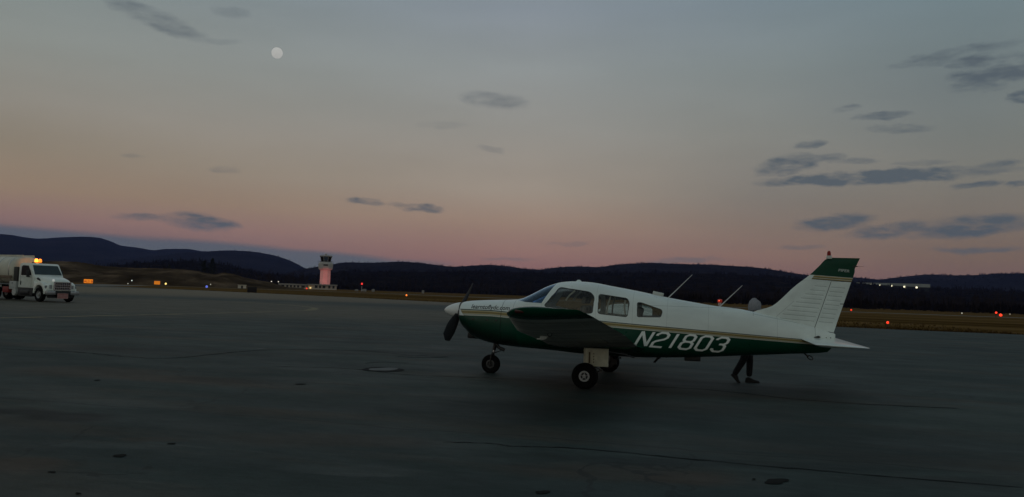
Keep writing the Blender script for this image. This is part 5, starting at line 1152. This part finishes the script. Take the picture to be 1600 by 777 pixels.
# dark box in the grass, pale shed, cars by the terminal
q = gnd(393.5, 458); a = at(386, 458, (q-CAM).length); b = at(401, 458, (q-CAM).length); hgt = at(393, 448.6, (q-CAM).length).z; wd = (b-a).length
e = empty('dark_cabinet', (q.x, q.y, 0), math.atan2((b-a).y, (b-a).x)); tag(e, 'dark brown box standing at the far edge of the apron', 'cabinet')
m_bx = P('dark_box', (.010, .006, .006), .8)
MB().box((-wd/2, -.2, .12), (wd/2, .2, hgt)).build('housing', m_bx, e, bevel=.05)
for x in (-wd*.35, wd*.35): MB().box((x-.06, -.1, 0), (x+.06, .1, .14)).build('leg', m_dmetal, e)
q = at(378, 450, 350); e = empty('equipment_shed', (q.x, q.y, 0), tdir+.12); tag(e, 'small pale flat-roofed shed above the dark brown box', 'shed')
MB().box((-1.6, -1.2, 0), (1.6, 1.2, 1.25)).build('wall', m_wall, e); MB().box((-1.75, -1.35, 1.25), (1.75, 1.35, 1.45)).build('roof', m_wall, e); MB().box((-.4, -1.24, 0), (.4, -1.21, 1.1)).build('door', m_dmetal, e)
def car(px, D, mat, label, rz=0.0):
    q = at(px, 450, D); e = empty('parked_car', (q.x, q.y, 0), tdir+rz); tag(e, label, 'car', 'cars parked beside the terminal')
    MB().prism(rounded([(-2.2, .35), (-2.2, .9), (-1.4, 1.0), (-.8, 1.45), (.7, 1.45), (1.3, 1.0), (2.1, .9), (2.2, .35)], .1), -.85, .85).build('body', mat, e, bevel=.06)
    MB().prism([(-1.25, 1.0), (-.75, 1.38), (.65, 1.38), (1.12, 1.0)], -.87, .87).build('windows', m_win, e)
    for x in (-1.35, 1.35):
        for y in (-.78, .78): MB().lathe([(.1, -.1), (.33, -.1), (.33, .1), (.1, .1)], 'y', (x, y, .33), 14).build('wheel', m_rub, e)
for px, D, mt, lb in ((414, 470, P('car_pale', (.5, .45, .4), .4), 'leftmost pale car of those beside the terminal'), (424, 460, P('car_tan', (.42, .36, .3), .4), 'tan car between the leftmost pale car and the white car'), (429.5, 465, P('car_white', (.6, .58, .55), .4), 'white car nearest the dark post beside the terminal'), (438, 480, P('car_dark', (.03, .03, .03), .4), 'dark car closest to the terminal wall')): car(px, D, mt, lb)
# evergreens on the embankment
def evergreen(px, py0, D, h, label, seed):
    q = at(px, py0, D); e = empty('evergreen_tree', (q.x, q.y, q.z-1)); tag(e, label, 'tree', 'evergreens above the embankment'); rn = random.Random(seed)
    MB().tube([(0, 0, 0), (.1, 0, h*.5), (0, .1, h*.92)], [h*.03, h*.018, h*.004], 8).build('trunk', P('bark', (.04, .03, .02), .9), e)
    mb = MB()
    for k_ in range(1500):
        t = rn.random()**.8; z = h*(.12+.88*t); R0 = h*.34*(1-t)**.75*(.55+.45*math.sin(t*23+seed)**2)+.3; a_ = rn.uniform(0, 6.28); r = R0*math.sqrt(rn.random()); c_ = Vector((r*math.cos(a_), r*math.sin(a_), z-r*.25)); s_ = h*.045*rn.uniform(.6, 1.4)
        d1 = Vector((rn.gauss(0, 1), rn.gauss(0, 1), rn.gauss(0, .6))).normalized()*s_; d2 = Vector((rn.gauss(0, 1), rn.gauss(0, 1), rn.gauss(0, .6))).normalized()*s_
        mb.add([c_, c_+d1, c_+d2], [(0, 1, 2)])
    mb.build('crown', P('needles', (.014, .016, .012), .9, var=.4, scale=1), e, smooth=0, fix=False)
evergreen(318, 428, 470, 8.2, 'rounded dark tree, left one of the pair above the embankment', 3)
evergreen(331, 430, 470, 10.2, 'tallest dark tree, right one of the pair above the embankment', 8)
evergreen(264, 424, 480, 4.8, 'small dark bush-like tree at the left of the embankment top', 5)
# building on the hill at right
a = at(1340, 443.4, 1640); b = at(1440, 449.2, 1420); ax = (b-a); L_ = math.hypot(ax.x, ax.y)
e = empty('hillside_building', (a.x, a.y, a.z-6), math.atan2(ax.y, ax.x)); tag(e, 'long white building with a row of lights on the hillside right of the fin', 'building')
sl_ = ax.z/L_
def sb(nm, x0, x1, y0, y1, z0_, z1_, z1b, mat, par=e):
    v = [(x0, y0, z0_+x0*sl_), (x1, y0, z0_+x1*sl_), (x1, y1, z0_+x1*sl_), (x0, y1, z0_+x0*sl_), (x0, y0, z1_+x0*sl_), (x1, y0, z1b+x1*sl_), (x1, y1, z1b+x1*sl_), (x0, y1, z1_+x0*sl_)]
    return MB().add(v, [(0, 3, 2, 1), (4, 5, 6, 7), (0, 1, 5, 4), (1, 2, 6, 5), (2, 3, 7, 6), (3, 0, 4, 7)]).build(nm, mat, par, smooth=0)
sb('wall', 0, L_, 0, 12, -14, 6.2, 6.2, P('bldg_dark', (.02, .02, .02), .9)); sb('roof', -2, L_+1, -1.5, 13, 6.2, 8.4, 11.4, P('bldg_white', (.34, .35, .31), .8))
for i, fx in enumerate((.25, .41, .60, .78, .95)): sb('lit_window', L_*fx-2.4, L_*fx+2.4, -2.2, -1.7, 4.2, 6.6, 6.6, lamp('win_lit', (1, .92, .62), .7+.25*i))
# faint mast on the wooded ridge
q = at(760, 447, 1500); z1_ = at(760, 437, 1500).z; e = MB().lathe([(1.6, q.z-8), (1.1, z1_)], 'z', n=8); o = e.build('radio_mast', P('mast_grey', (.06, .055, .05), .8)); o.location = (q.x, q.y, 0); tag(o, 'faint grey mast standing in the woods above the aircraft nose', 'mast')

# ------------------------------------------------------------------ haze
hz = MB().box((-10500, -4000, -4), (10500, 9500, 640)).build('haze', None, smooth=0)
hm = bpy.data.materials.new('thin_air'); hm.use_nodes = True; t = hm.node_tree; t.nodes.clear()
pv = N(t, 'ShaderNodeVolumePrincipled'); pv.inputs['Color'].default_value = (.30, .42, 1.0, 1); pv.inputs['Density'].default_value = .000038; pv.inputs['Anisotropy'].default_value = 0
o_ = N(t, 'ShaderNodeOutputMaterial'); t.links.new(pv.outputs[0], o_.inputs['Volume']); hz.data.materials.append(hm); hz['kind'] = 'stuff'
tag(hz, 'thin blue dusk haze over the valley', 'haze')
